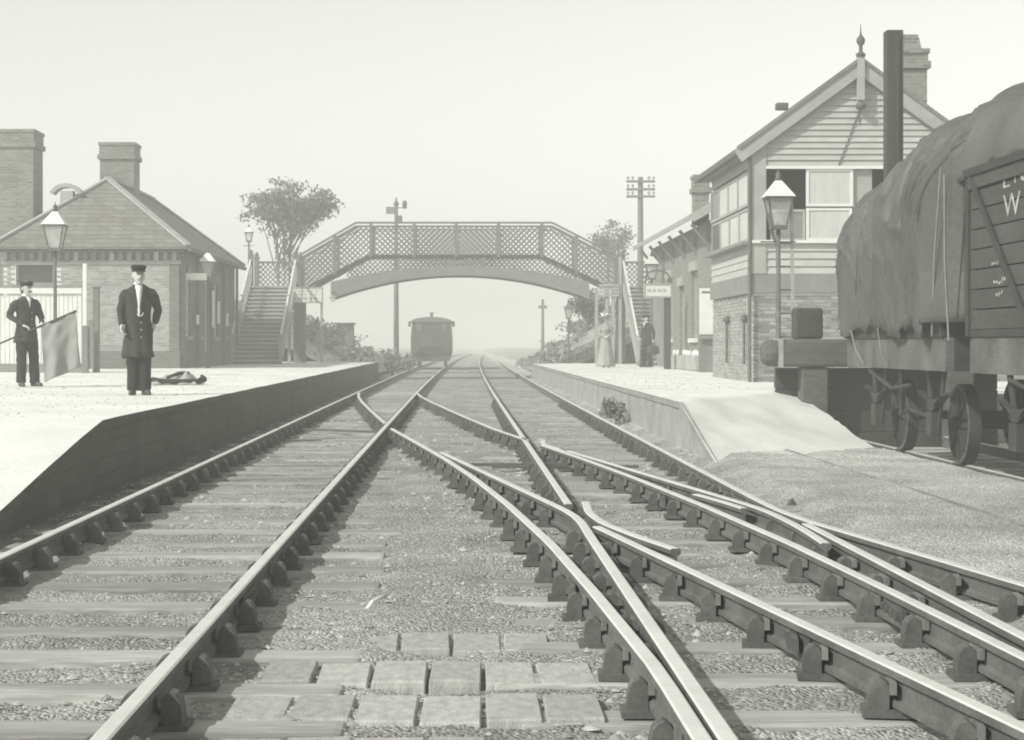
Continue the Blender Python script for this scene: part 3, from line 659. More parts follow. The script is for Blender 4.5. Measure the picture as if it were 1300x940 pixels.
for face, yf in (('near', BY), ('far', BY+BW)):
    for i, (a, b) in enumerate(zip(posts, posts[1:])):
        m = MB(); lattice(m, a+.05, b-.05, lambda x: deck(x)+.04, lambda x: top(x)-.12, yf); m.build('parapet_lattice', 'bridge_paint', fb)
    m = MB(); lattice(m, bx(440), bx(738), a_up, lambda x: deck(x)-.03, yf, pitch=.2); m.build('spandrel_lattice', 'bridge_paint', fb)
    for p in posts: MB().box(p-.06, p+.06, yf-.07, yf+.07, deck(p)-.05, top(p)+.02).build('parapet_post', 'bridge_paint', fb)
    xs_ = [xL] + [bx(452)] + [bx(v) for v in (520, 580, 640)] + [bx(701)] + [xR]
    m = MB()
    for a, b in zip(xs_, xs_[1:]):
        m.bar((a, yf, top(a)), (b, yf, top(b)), .16, .07); m.bar((a, yf, top(a)-.13), (b, yf, top(b)-.13), .05, .05)
    m.build('handrail', 'bridge_paint', fb)
    m = MB(); xs2 = np.linspace(bx(420), bx(748), 33)
    for a, b in zip(xs2, xs2[1:]): m.prism([(a, a_lo(a)), (b, a_lo(b)), (b, min(a_up(b), deck(b)-.06)), (a, min(a_up(a), deck(a)-.06))], yf-.06, yf+.06)
    m.build('arch_girder', 'paint_grey', fb)
    m = MB(); xs3 = [bx(392), xl, xr, bx(772)]
    for a, b in zip(xs3, xs3[1:]): m.bar((a, yf, deck(a)), (b, yf, deck(b)), .12, .085)
    m.build('deck_chord', 'timber_dark', fb)
m = MB(); xs3 = [xL, bx(396), xl, xr, bx(770), xR]
for a, b in zip(xs3, xs3[1:]): m.add([(a,BY+.07,deck(a)),(b,BY+.07,deck(b)),(b,BY+BW-.07,deck(b)),(a,BY+BW-.07,deck(a)),(a,BY+.07,deck(a)-.05),(b,BY+.07,deck(b)-.05),(b,BY+BW-.07,deck(b)-.05),(a,BY+BW-.07,deck(a)-.05)], [(0,1,2,3),(7,6,5,4),(0,4,5,1),(2,6,7,3)])
m.build('deck', 'timber_mid', fb)
for px in (507, 596, 614, 668): MB().box(bx(px)-.09, bx(px)+.09, BY-.03, BY+.03, deckz-.42 if px in (596, 614) else deckz-.13, deckz-.06).build('hanger', 'bridge_paint', fb)
def stairs(name, label, x0, x1, pz, outer):
    st = thing(name, label, 'stairs', ((x0+x1)/2, 66, pz), 'stairs of the footbridge'); n = 19; run = BY - 66.0; rise = landz - pz; s0 = None
    for i in range(n):
        y = 66 + run*i/n; z = pz + rise*(i+1)/n
        sm = MB().box(x0+.06, x1-.06, y-.03, y+run/n+.02, z-.045, z) if s0 is None else None
        if s0 is None:
            sm.box(x0+.06, x1-.06, y+.02, y+.045, z-rise/n, z-.05, mi=1); s0 = sm.build('step', ['paint_cream', 'paint_grey'], st)
        else: share(s0, (0, run*i/n, rise*i/n))
    for x in (x0, x1):
        m = MB(); m.bar((x, 65.9, pz+.05), (x, BY, landz), .07, .32); m.build('string_board', 'paint_pale', st)
        m = MB(); m.bar((x, 66, pz+1.0), (x, BY, landz+1.0), .06, .09); m.build('handrail', 'paint_white', st)
        for k in range(3):
            t = k/2; MB().box(x-.06, x+.06, 66+run*t-.06, 66+run*t+.06, pz+rise*t, pz+rise*t+1.08).build('newel_post', 'paint_pale', st)
        m = MB()
        for t in np.linspace(.04, .96, 22): m.box(x-.012, x+.012, 66+run*t-.015, 66+run*t+.015, pz+rise*t+.1, pz+rise*t+.98)
        m.build('balusters', 'paint_pale', st)
    # landing
    ld = MB().box(x0-.02, x1+.02, BY+.01, BY+BW+.1, landz-.12, landz-.003); ld.build('landing', 'timber_mid', st)
    m = MB(); lattice(m, x0, x1, lambda x: landz+.05, lambda x: landz+1.0, BY+BW+.05, .2); m.build('back_lattice', 'bridge_paint', st)
    MB().box(x0-.05, x1+.05, BY+BW, BY+BW+.1, landz+1.0, landz+1.08).build('back_rail', 'bridge_paint', st)
    for x in (x0, x1):
        for y in (BY+.15, BY+BW):
            pm = MB().box(x-.09, x+.09, y-.09, y+.09, pz, landz+1.2); pm.box(x-.12, x+.12, y-.12, y+.12, landz+1.2, landz+1.26); pm.lathe([(.05,0),(.09,.08),(.05,.16),(.01,.2)], (x,y,landz+1.26), 8); pm.build('landing_post', 'bridge_paint', st)
    return st
stL = stairs('bridge_stairs', 'left flight of footbridge stairs climbing beside the brick station building', -8.15, -6.4, LPZ, -1)
MB().box(-6.42+.12, -6.02, BY-.15, BY+.45, LPZ, landz-.15).build('pier', 'brick_dark', stL)
stR = stairs('bridge_stairs', 'right flight of footbridge stairs partly behind the lamp and the name board', 6.35, 8.2, RPZ, 1)
m0 = None
for i in range(4): MB().box(bx(760), bx(786), BY-.2, BY-.15, bz(377)+i*.13, bz(377)+i*.13+.10).build('side_board', 'paint_pale', stR)
for px in (757, 770, 778, 787): MB().box(bx(px)-.06, bx(px)+.06, BY-.14, BY-.02, RPZ, bz(326) if px == 787 else bz(366)).build('trestle_post', 'paint_pale', stR)
hl = thing('hanging_lamp', 'small lamp hanging under the left haunch of the footbridge', 'lamp', (bx(423), BY-.2, bz(380)))
MB().tube([(bx(423), BY-.1, bz(370)), (bx(423), BY-.2, bz(376))], .02, 6).build('bracket', 'iron', hl); MB().lathe([(.06,0),(.14,.16),(.16,.18),(.04,.3)], (bx(423), BY-.2, bz(384)), 10).build('lantern', 'glass_lamp', hl)

# signs
def signboard(name, label, x0, x1, z0, z1, y, legs, foot, rows, leg_mat='timber_dark'):
    t = thing(name, label, 'sign', ((x0+x1)/2, y, foot))
    b = MB().box(x0, x1, y, y+.05, z0, z1).build('board', 'paint_white', t)
    fr = MB(); e = .05; fr.box(x0-e, x1+e, y-.02, y+.07, z1, z1+e).box(x0-e, x1+e, y-.02, y+.07, z0-e, z0).box(x0-e, x0, y-.02, y+.07, z0, z1).box(x1, x1+e, y-.02, y+.07, z0, z1); fr.build('frame', 'paint_pale', t)
    rr = random.Random(x0); tx = MB()
    for (fz, hh, k) in rows:                            # worn lettering, too faint to read in the photograph
        x = x0 + .09*(x1-x0)
        for _ in range(k):
            wd = (x1-x0)*.82/k; tx.box(x, x+wd*rr.uniform(.5,.82), y-.004, y-.001, z0+fz*(z1-z0), z0+fz*(z1-z0)+hh*(z1-z0)); x += wd
    tx.build('lettering', 'print_faint', t)
    for lx, w_ in legs: MB().box(lx-w_/2, lx+w_/2, y+.055, y+.055+w_, foot, z1+.02).build('leg', leg_mat, t)
    return t
signboard('notice_sign', 'white framed notice board under the left end of the footbridge', bx(371), bx(410.5), bz(384), bz(367), 71.2, [(bx(369.5), .12), (bx(410), .09)], LPZ, [(.72, .1, 6), (.50, .1, 5), (.14, .2, 5)], 'paint_pale')
sY = 57.0
nb_ = signboard('name_sign', 'white lettered board on a dark post in front of the right station building', PX(819, sY), PX(851, sY), PZ(376, sY), PZ(362, sY), sY, [(PX(848, sY), .2)], RPZ, [(.35, .28, 4)])
n = 10; hb = MB()
for i in range(n):
    a, b = math.pi*i/n, math.pi*(i+1)/n; xc = (PX(819,sY)+PX(851,sY))/2; hw = .38
    hb.bar((xc-hw*math.cos(a), sY+.03, PZ(360,sY)+.40*math.sin(a)**.6 if i else PZ(360,sY)), (xc-hw*math.cos(b), sY+.03, PZ(360,sY)+.40*max(0,math.sin(b))**.6), .05, .05)
hb.build('arched_bracket', 'iron', nb_)

# ------------------------------------------------------------------ train on the left-hand track
tY = 102.0; tx_ = (L1+L2)/2 + float(far_shift(tY)); hw = 1.14
tr = thing('railway_coach', 'dark end of a passenger coach standing on the left-hand track in the haze', 'train', (tx_, tY, 0))
ztop = PZ(403, tY); body = [(-hw*.86,.30),(-hw*.99,.75),(-hw,1.5),(-hw*.96,2.1),(-hw*.93,ztop-.28),(hw*.93,ztop-.28),(hw*.96,2.1),(hw,1.5),(hw*.99,.75),(hw*.86,.30)]
MB().prism([(tx_+a, z) for a, z in body], tY, tY+9).build('body', 'coach', tr)
rp_ = [(tx_ + hw*1.02*math.cos(R(180-180*i/12)), ztop-.28+.30*math.sin(R(180*i/12))) for i in range(13)]
MB().prism(rp_, tY-.08, tY+9.1).build('roof', 'roof_dark', tr)
MB().tube([(tx_, tY+.6, ztop), (tx_, tY+.6, ztop+.22)], .07, 8).lathe([(.12,0),(.12,.05)], (tx_, tY+.6, ztop+.22), 8).build('lamp_top', 'iron', tr)
for sx in (-1, 1):
    MB().box(tx_+sx*.70-.12, tx_+sx*.70+.12, tY-.02, tY-.003, 1.95, 2.4).build('end_window', 'timber_mid', tr)
    MB().tube([(tx_+sx*.87, tY, .98), (tx_+sx*.87, tY-.35, .98), (tx_+sx*.87, tY-.351, .98), (tx_+sx*.87, tY-.42, .98)], [.07,.07,.19,.19], 12).build('buffer', 'iron', tr)
    MB().box(tx_+sx*hw, tx_+sx*(hw+.14), tY+.3, tY+.5, 2.2, 2.5).build('side_lamp', 'iron', tr)
    for yy in (1.6, 7.2):
        MB().tube([(tx_+sx*.75-.06, tY+yy, .46), (tx_+sx*.75+.06, tY+yy, .46)], .48, 20).build('wheel', 'iron', tr)
MB().box(tx_-1.08, tx_+1.08, tY-.05, tY-.003, .62, 1.12).build('headstock', 'wagon_dark', tr)
m = MB(); m.box(tx_-.95, tx_+.95, tY+.2, tY+8.8, .32, .60); m.build('underframe', 'wagon_dark', tr)
for k in range(3): MB().box(tx_-.85+.85*k-.03, tx_-.85+.85*k+.03, tY-.03, tY-.004, 1.15, ztop-.32).build('end_rib', 'coach', tr)

# ------------------------------------------------------------------ signal, telegraph and far posts
sY2 = 92.0; sxx = PX(503, sY2)
sgn = thing('semaphore_signal', 'tall slender semaphore signal post seen behind the footbridge', 'signal', (sxx, sY2, 0))
MB().tube([(sxx, sY2, -.3), (sxx, sY2, PZ(262, sY2))], [.15, .09], 10).build('post', 'timber_mid', sgn); MB().lathe([(.1,0),(.14,.12),(.06,.25),(.02,.45)], (sxx, sY2, PZ(262, sY2)), 8).build('finial', 'iron', sgn)
MB().box(sxx-.5, sxx-.08, sY2-.1, sY2-.06, PZ(272, sY2), PZ(263, sY2)).build('signal_arm', 'paint_grey', sgn); MB().lathe([(.1,0),(.12,.3),(.05,.4)], (sxx+.42, sY2, PZ(265, sY2)), 8).bar((sxx, sY2, PZ(264, sY2)), (sxx+.42, sY2, PZ(264, sY2)), .04, .04).build('signal_lamp', 'iron', sgn)
MB().box(sxx+.1, sxx+.3, sY2-.1, sY2+.1, PZ(284, sY2), PZ(274, sY2)).build('balance_box', 'iron', sgn)
tY2 = 80.0; txx = PX(813, tY2)
tp = thing('telegraph_pole', 'telegraph pole with three crossarms rising behind the right station building', 'pole', (txx, tY2, 0))
MB().tube([(txx, tY2, 0), (txx, tY2, PZ(225, tY2))], [.17, .11], 10).build('pole', 'timber_mid', tp)
for py in (231, 241, 250):
    a = MB().box(txx-.62, txx+.62, tY2-.18, tY2-.10, PZ(py, tY2)-.05, PZ(py, tY2)+.05).build('crossarm', 'timber_mid', tp)
    for k in (-.55, -.35, .35, .55): MB().lathe([(.02,0),(.02,.05),(.055,.06),(.06,.14),(.03,.18)], (txx+k, tY2-.14, PZ(py, tY2)+.05), 8).build('insulator', 'lead', a)
o = MB().tube([(PX(689,108),108,-.2),(PX(689,108),108,PZ(380,108))], [.11,.07], 8).build('lineside_post', 'timber_mid'); tag(o, 'thin far post in the haze right of the tracks', 'post')
MB().box(PX(689,108)-.25, PX(689,108)+.25, 107.9, 107.95, PZ(392,108), PZ(388,108)).build('crossbar', 'timber_mid', o)

# ------------------------------------------------------------------ right station building behind the signal box
qx, qy0, qy1 = 7.05, 52.0, 68.0; qe = 4.72
rb = thing('station_building', 'low brick station building with wide eaves behind the signal box', 'building', (9, qy0, RPZ))
hol = [(8.6/9*0+qy0+3.0, qy0+4.4, RPZ+.95, RPZ+2.95), (qy0+6.2, qy0+7.4, RPZ, RPZ+2.6), (qy0+9.4, qy0+10.8, RPZ+.95, RPZ+2.95)]
m = MB()
for a, b, za, zb in [(None,)*4]:
    cuts = sorted(set([qy0, qy1] + [h[0] for h in hol] + [h[1] for h in hol]))
    for a, b in zip(cuts, cuts[1:]):
        hh = [h for h in hol if h[0] <= a+1e-6 and h[1] >= b-1e-6]
        if not hh: m.box(qx, qx+.3, a, b, RPZ, qe)
        else:
            if hh[0][2] > RPZ: m.box(qx, qx+.3, a, b, RPZ, hh[0][2])
            m.box(qx, qx+.3, a, b, hh[0][3], qe)
m.prism([(qx+.3, RPZ), (12.4, RPZ), (12.4, qe), (qx+.3+2.4, qe+1.5), (qx+.3, qe)], qy0, qy0+.3); m.box(12.1, 12.4, qy0+.3, qy1, RPZ, qe); m.box(qx+.3, 12.1, qy1-.3, qy1, RPZ, qe)
m.build('wall', 'brick_mid', rb)
for (ya, yb, za, zb) in hol:
    door = za < RPZ+.1
    fr = MB().box(qx+.1, qx+.17, ya, ya+.09, za, zb).box(qx+.1, qx+.17, yb-.09, yb, za, zb).box(qx+.1, qx+.17, ya+.09, yb-.09, zb-.1, zb).box(qx+.1, qx+.17, ya+.09, yb-.09, za, za+.1).box(qx+.11, qx+.16, (ya+yb)/2-.03, (ya+yb)/2+.03, za+.1, zb-.1)
    f = fr.build('door' if door else 'window', 'paint_pale', rb); MB().box(qx+.18, qx+.21, ya, yb, za, zb).build('panel' if door else 'pane', 'paint_grey', f)
    MB().box(qx-.08, qx-.003, ya-.12, yb+.12, zb+.02, zb+.30).build('lintel', 'paint_pale', rb)
    if not door: MB().box(qx-.1, qx-.003, ya-.1, yb+.1, za-.13, za-.004).build('sill', 'paint_white', rb)
# roof: two slopes with a pale fascia and brackets
rw = 2.75; rfm = MB(); xo = qx-.62
rfm.prism([(xo, qe-.02), (xo, qe+.10), (9.75, qe+1.95), (13.1, qe+.10), (13.1, qe-.02), (9.75, qe+1.82)], qy0-.55, qy1+.4)
rr_ = rfm.build('roof', 'roof_slate', rb)
MB().box(xo-.05, xo-.003, qy0-.55, qy1+.4, qe-.04, qe+.10).build('fascia', 'paint_pale', rr_)
bg_ = MB(); bg_.bar((xo, qy0-.58, qe+.0), (9.75, qy0-.58, qe+1.86), .05, .24); bg_.bar((13.1, qy0-.58, qe+.0), (9.75, qy0-.58, qe+1.86), .05, .24); bg_.build('bargeboard', 'paint_pale', rr_)
for k in range(6):
    yb = qy0 + .2 + 2.9*k; bm_ = MB(); bm_.bar((qx-.02, yb, qe-.75), (xo+.1, yb, qe-.12), .09, .09).box(qx-.09, qx-.003, yb-.05, yb+.05, qe-.85, qe-.1); bm_.build('bracket', 'timber_mid', rb)
chimney(rb, 6.9+.35, 7.35+.35, 57.2, 57.9, qe+.2, PZ(222, 57.2))
# notice board and whitened border stones below the window
nY = 50.6
nbd = thing('poster_board', 'tall white poster on a board stand beside the signal box', 'notice board', (PX(897, nY), nY, RPZ))
MB().box(PX(888, nY), PX(907, nY), nY, nY+.06, PZ(425, nY), PZ(366, nY)).build('poster', 'paint_white', nbd); MB().box(PX(887.3, nY), PX(907.7, nY), nY+.062, nY+.12, RPZ, PZ(364, nY)).build('board', 'timber_mid', nbd)
MB().box(PX(887, nY), PX(908, nY), nY-.08, nY-.003, PZ(430.5, nY), PZ(426, nY)).build('ledge', 'paint_grey', nbd); MB().box(PX(891, nY), PX(903, nY), nY-.006, nY-.001, PZ(372.5, nY), PZ(370, nY)).build('heading', 'print_dark', nbd)
for k in range(9):
    o = MB().ball((0,0,.06), .07, .06, .10, 6).build('border_stone', 'paint_white', smooth=True) if k == 0 else share(o, (0,0,0))
    yb = 59.0 - .75*k; o.location = (6.86 + random.uniform(-.03,.03), yb, RPZ+.42); o.rotation_euler = (random.uniform(-.2,.2), random.uniform(-.3,.3), random.uniform(0,3)); o.scale = (1, 1.3, random.uniform(.9, 1.25))
    tag(o, 'whitewashed stone in the row along the low bed under the right building window', 'stone', 'whitewashed border stones')
bd = MB().box(6.66, 7.04, 52.6, 59.4, RPZ, RPZ+.43); o = bd.build('raised_bed', 'light_wall', bevel=.03); tag(o, 'low stone edged bed along the right station building wall', 'flower bed')

# ------------------------------------------------------------------ signal box
X0, X1, Y0, Y1 = 5.95, 10.20, 37.5, 43.6; zb0 = RPZ
s_ = lambda py: PZ(py, Y0)
zbr, zfa, zsill, zwt = s_(372), s_(348), s_(306), s_(215); zeav, zap = s_(180), s_(82); xc = PX(1090, Y0)
X1 = 2*xc - X0
sb = thing('signal_box', 'weatherboarded signal box with gable roof on a pale brick base', 'signal box', (xc, Y0, zb0))
# base: individual bricks on the front where they show, joined beyond the wagon
MB().box(X0+.02, X1, Y0+.02, Y1, -.5, zbr-.003).build('base_core', 'mortar', sb)
bk0 = None; bulk = MB(); z = zb0 - .12; row = 0; rr = random.Random(11); nbk = 0
while z < zbr - .07:
    x = X0 - (.1125 if row % 2 else 0)
    while x < X1 - .02:
        a, b = max(x, X0), min(x+.204, X1)
        if b - a > .05:
            if x < X0 + 2.45:
                if bk0 is None: bk0 = MB().box(0, 1, 0, .1, 0, .056).build('brick', 'brick_piece', sb); o = bk0; off = Vector(sb.location); bk0.data.transform(Matrix.Translation(off))
                else: o = share(bk0, (0,0,0))
                o.location = (a - off.x, Y0 - .004 + rr.uniform(-.004,.006) - off.y, z - off.z); o.scale = (b-a, 1, 1); nbk += 1
            else: bulk.box(a, b, Y0 - .004 + rr.uniform(-.004,.006), Y0+.1, z, z+.064)
        x += .225
    z += .075; row += 1
bulk.build('hidden_brickwork', 'brick_bulk', sb, kind='stuff')
lb = MB(); z = zb0; row = 0
while z < zbr - .07:
    y = Y0 + .105 + (.1125 if row % 2 else 0)
    while y < Y1 - .05: lb.box(X0 + rr.uniform(-.004,.008), X0+.1, y, min(y+.206, Y1), z, z+.058); y += .225
    z += .075; row += 1
lb.build('side_brickwork', 'brick_bulk', sb, kind='stuff')
fa = MB().box(X0-.06, X1+.06, Y0-.06, Y0-.005, zbr, zfa).box(X0-.06, X0-.005, Y0-.005, Y1, zbr, zfa).box(X0-.004, X1, Y0-.004, Y1, zbr+.002, zfa-.002); fa.build('floor_beam', 'paint_grey', sb)
# weatherboards: lower band, gable, each its own plank
def gable_half(z): return (xc - X0) * (zap - .1 - z) / (zap - .1 - zeav) if z > zeav else (xc - X0)
def planks(z0, z1, n, m='paint_cream'):
    h = (z1-z0)/n
    for i in range(n):
        za = z0 + h*i; hwid = min(xc-X0, gable_half(za + h)); 
        if hwid < .1: continue
        x0, x1 = xc-hwid, xc+hwid
        MB().add([(x0,Y0-.055,za),(x1,Y0-.055,za),(x1,Y0-.012,za+h+.012),(x0,Y0-.012,za+h+.012),(x0,Y0+.02,za),(x1,Y0+.02,za),(x1,Y0+.02,za+h+.012),(x0,Y0+.02,za+h+.012)], [(0,1,2,3),(7,6,5,4),(0,4,5,1),(3,2,6,7),(0,3,7,4),(1,5,6,2)]).build('plank', m, sb)
planks(zfa+.003, zsill-.05, 4); planks(zwt+.06, zap-.22, 15)
def planks_side(z0, z1, n, m='paint_cream'):
    h = (z1-z0)/n
    for i in range(n):
        za = z0+h*i; MB().add([(X0-.035,Y0,za),(X0-.035,Y1,za),(X0-.012,Y1,za+h+.012),(X0-.012,Y0,za+h+.012),(X0+.02,Y0,za),(X0+.02,Y1,za),(X0+.02,Y1,za+h+.012),(X0+.02,Y0,za+h+.012)], [(0,1,2,3),(7,6,5,4),(0,4,5,1),(3,2,6,7),(0,3,7,4),(1,5,6,2)]).build('plank', m, sb)
planks_side(zfa+.003, zsill-.05, 4); planks_side(zwt+.06, zeav, 3)
for x in (X0, X1): MB().box(x-.13 if x > xc else x-.055, x+.055 if x > xc else x+.24, Y0-.075, Y0-.037, zfa+.002, zeav+.05 if x > xc else zeav+.1).build('corner_board', 'paint_pale', sb)
MB().box(X0-.075, X0-.037, Y0-.07, Y0+.16, zfa+.002, zeav).build('corner_board', 'paint_pale', sb)
MB().box(X0-.05, X1+.05, Y0-.13, Y0-.04, zsill-.05, zsill+.01).build('sill', 'paint_white', sb)
MB().box(X0+.24, X1-.14, Y0-.09, Y0-.036, zwt, zwt+.06).build('window_head', 'paint_white', sb)
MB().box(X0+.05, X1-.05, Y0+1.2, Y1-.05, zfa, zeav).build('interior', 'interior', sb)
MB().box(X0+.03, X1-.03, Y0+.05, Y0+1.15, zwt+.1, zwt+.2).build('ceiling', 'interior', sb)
def sash(pxa, pxb, pya, pyb, infill, frame='paint_white', yo=0.0, fw=.055, name='window'):
    xa, xb, za, zb = PX(pxa, Y0), PX(pxb, Y0), s_(pyb), s_(pya); f = MB()
    f.box(xa, xa+fw, Y0-.05+yo, Y0+yo, za, zb).box(xb-fw, xb, Y0-.05+yo, Y0+yo, za, zb).box(xa+fw, xb-fw, Y0-.05+yo, Y0+yo, zb-fw, zb).box(xa+fw, xb-fw, Y0-.05+yo, Y0+yo, za, za+fw)
    o = f.build(name, frame, sb); MB().box(xa+fw, xb-fw, Y0-.03+yo, Y0-.015+yo, za+fw, zb-fw).build('pane', infill, o)
sash(1023, 1082.5, 215, 262.5, 'curtain'); sash(1023.5, 1081.5, 264, 306, 'curtain', yo=.03)
sash(978, 1022.5, 266, 306, 'paint_grey', 'paint_pale', yo=.05)
sash(1083, 1107, 215, 266, 'paint_pale', 'paint_pale', yo=.05, fw=.03); sash(1083, 1107, 266.5, 306, 'paint_grey', 'paint_pale', yo=.05, fw=.03)
sash(1107.5, 1160, 250, 306, 'paint_grey', 'paint_pale', yo=.05)
sash(1162, 1215, 215, 306, 'curtain')
# left side windows
for i in range(4):
    ya = Y0 + .35 + i*1.42; yb = ya + 1.36
    for (za, zb, xo) in ((zsill+.02, (zsill+zwt)/2-.01, 0), ((zsill+zwt)/2+.01, zwt, -.03)):
        f = MB(); q = .06; f.box(X0-.04+xo, X0+.01+xo, ya, ya+q, za, zb).box(X0-.04+xo, X0+.01+xo, yb-q, yb, za, zb).box(X0-.04+xo, X0+.01+xo, ya+q, yb-q, zb-q, zb).box(X0-.04+xo, X0+.01+xo, ya+q, yb-q, za, za+q)
        o = f.build('window', 'paint_pale', sb); MB().box(X0-.02+xo, X0-.005+xo, ya+q, yb-q, za+q, zb-q).build('pane', 'curtain' if i != 3 else 'glass_dark', o)
MB().box(X0-.22, X0-.04, Y0+.1, Y1+.05, zsill-.06, zsill-.002).build('walkway_sill', 'paint_grey', sb)
for k in (0.9, 3.4): 
    MB().tube([(X0-.06, Y0+k, zb0+.35), (X0-.06, Y0+k, zb0+1.28)], .03, 6).build('wall_pipe', 'iron', sb); MB().ball((X0-.05, Y0+k, zb0+1.3), .09, .09, .09, 6).build('wall_boss', 'iron', sb)
MB().tube([(X0-.10, Y0-.10, zb0), (X0-.10, Y0-.10, zeav-.2)], .035, 8).build('drainpipe', 'iron', sb)
# roof
ov = .30; xe = X0-ov; ze = zeav - ov*(zap-zeav)/(xc-X0); yf, yb_ = Y0-.13, Y1+.4; th = .09
rm = MB(); rm.prism([(xe, ze), (xc, zap), (2*xc-xe, ze), (2*xc-xe, ze+th), (xc, zap+th), (xe, ze+th)], yf, yb_); srf = rm.build('roof', 'roof_slate', sb)
bb = MB()
for s in (-1, 1): bb.bar((xc+s*(xc-xe+.04), yf-.03, ze-.10), (xc, yf-.03, zap-.09), .05, .26); 
bb.build('bargeboard', 'paint_pale', srf)
bb = MB()
for s in (-1, 1): bb.bar((xc+s*(xc-xe+.05), yf-.05, ze+.075), (xc, yf-.05, zap+.09), .09, .07)
bb.build('verge_mould', 'timber_mid', srf)
MB().box(xe-.1, xe-.002, yf, yb_, ze-.06, ze+.05).build('gutter', 'iron', srf)
MB().box(xe+.02, X0-.04, yf+.05, yb_-.05, ze-.06, ze-.012).build('soffit', 'paint_grey', srf)
fi = MB(); fi.box(xc-.07, xc+.07, yf-.13, yf-.01, zap-.75, zap+.12); fi.build('apex_post', 'paint_pale', srf)
MB().lathe([(.03,0),(.09,.03),(.11,.1),(.06,.16),(.02,.2)], (xc, yf-.07, zap-.955), 10).build('pendant', 'iron', srf, smooth=True)
MB().lathe([(.09,0),(.10,.06),(.04,.10),(.035,.22),(.08,.28),(.09,.34),(.06,.40),(.03,.43),(.015,.5),(.004,.68)], (xc, yf-.07, zap+.12), 12).build('finial', 'iron', srf, smooth=True)
MB().box(PX(985,42), PX(999,42), 41.8, 42.1, PZ(140,42), PZ(132,42)).build('roof_vent', 'iron', srf)
cy_ = 39.6
ch = chimney(sb, PX(1147, cy_), PX(1177, cy_), cy_, cy_+.6, zeav+.3, PZ(62, cy_), 'brick_chimney', .42)
MB().prism([(PX(1143,cy_), PZ(62,cy_)), (PX(1172,cy_), PZ(62,cy_)), (PX(1167,cy_), PZ(43,cy_)), (PX(1147,cy_), PZ(43,cy_))], cy_+.1, cy_+.5).build('chimney_pot', 'brick_chimney', ch)
MB().tube([(xc+.02, Y0-.06, zap-.9), (xc-.1, Y0-.06, zwt+.9), (xc-.42, Y0-.06, zwt+.05)], .012, 5).build('wire', 'iron', sb)
MB().tube([(xc+.01, Y0-.055, zap-.9), (xc+.01, Y0-.055, zwt+.9)], .012, 5).build('wire', 'iron', sb)

# signal box lamp and tall dark post
lY = 33.0
t = thing('signal_box_lamp', 'large lantern with white pyramid cap standing before the open signal box window', 'lamp', (PX(988, lY), lY, RPZ)); lantern(t, PX(988, lY), lY, .2, PZ(214, lY), 1.12, .05)
MB().bar((PX(1009, lY), lY+.1, .2), (PX(1006, lY), lY+.1, PZ(252, lY)), .07, .05).build('ladder_rail', 'paint_pale', t)
for k in range(7):
    z = .5 + k*.42
    if z < 3.2: MB().bar((PX(988, lY)+.03, lY+.06, z), (PX(1008, lY), lY+.1, z), .025, .025).build('rung', 'iron', t)
MB().tube([(PX(977,lY), lY, PZ(270,lY)), (PX(980,lY), lY, PZ(296,lY)), (PX(986,lY), lY, PZ(312,lY))], .025, 6).build('scroll_bracket', 'iron', t)
pY = 30.6; o = MB().box(PX(1126, pY), PX(1147, pY), pY, pY+.27, -.4, PZ(38, pY)).box(PX(1138, pY), PX(1142, pY), pY-.03, pY-.001, 0, PZ(38, pY)-.1).build('gauge_post', 'timber_dark', bevel=.01); tag(o, 'tall square dark timber post rising in front of the signal box gable', 'post')

# ------------------------------------------------------------------ siding, buffer stop and wagons
sd = thing('siding_track', 'dead-end siding track under the covered goods wagon', 'track', (6.67, 15, SIDING_Z))
for x in SIDING_X: rail(sd, [(4.0, x), (12.0, x), (20.0, x), (28.3, x)], SIDING_Z)
for i in range(30):
    o = share(sl0, (0,0,0), parent=sd); o.location = (0, 5.0 + .79*i - 15, BZ); o.scale = (2.6, 1, 1); o.rotation_euler = (0,0,0)
sdb = MB().box(5.48, 12, -20, 30.18, -.7, -.395); o = sdb.build('siding_bed', 'ballast'); tag(o, 'sunken ash bed of the siding under the wagons', kind='structure')
buY = 28.6
bs = thing('buffer_stop', 'heavy timber buffer stop at the end of the siding beside the signal box', 'buffer stop', (6.67, buY, -.3))
def P2(px, py): return PX(px, buY), PZ(py, buY)
zb1, zb2 = PZ(466, buY), PZ(431, buY); xa, xb = PX(984, buY), 8.6
MB().box(xa, xb, buY-.22, buY+.22, zb1, zb2).build('beam', 'beam_timber', bs, bevel=.05)
n = 8; cap = MB(); cx_, cz_ = xa, (zb1+zb2)/2; 
for k, (dx, s) in enumerate(((0, 1.0), (-.08, .98), (-.17, .82), (-.22, .5))): pass
def beam_end():
    vs = []; fs = []; lv = [(-.003, 1.0), (-.09, 1.0), (-.17, .86), (-.22, .55)]
    for dx, s in lv:
        for k in range(10):
            a = 2*math.pi*k/10; vs.append((xa+dx, buY + .22*s*math.cos(a), cz_ + (zb2-zb1)/2*s*math.sin(a)))
    for i in range(3):
        for k in range(10): fs.append((i*10+k, i*10+(k+1)%10, (i+1)*10+(k+1)%10, (i+1)*10+k))
    fs.append(tuple(range(30, 40))); fs.append(tuple(range(10))[::-1]); return MB().add(vs, fs)
beam_end().build('beam_end', 'beam_timber', bs); MB().box(xa+.02, xa+.09, buY-.228, buY+.228, zb1-.008, zb2+.008).build('iron_band', 'lead', bs)
for xq in (PX(1010, buY), 7.55): MB().box(xq, xq+.43, buY+.0, buY+.4, zb2+.003, PZ(391, buY)).build('post_head', 'timber_dark', bs, bevel=.04)
for xq in (PX(1016, buY), 7.5): MB().box(xq, xq+.4, buY-.16, buY+.24, -.5, zb1-.003).build('post', 'beam_timber', bs, bevel=.02)
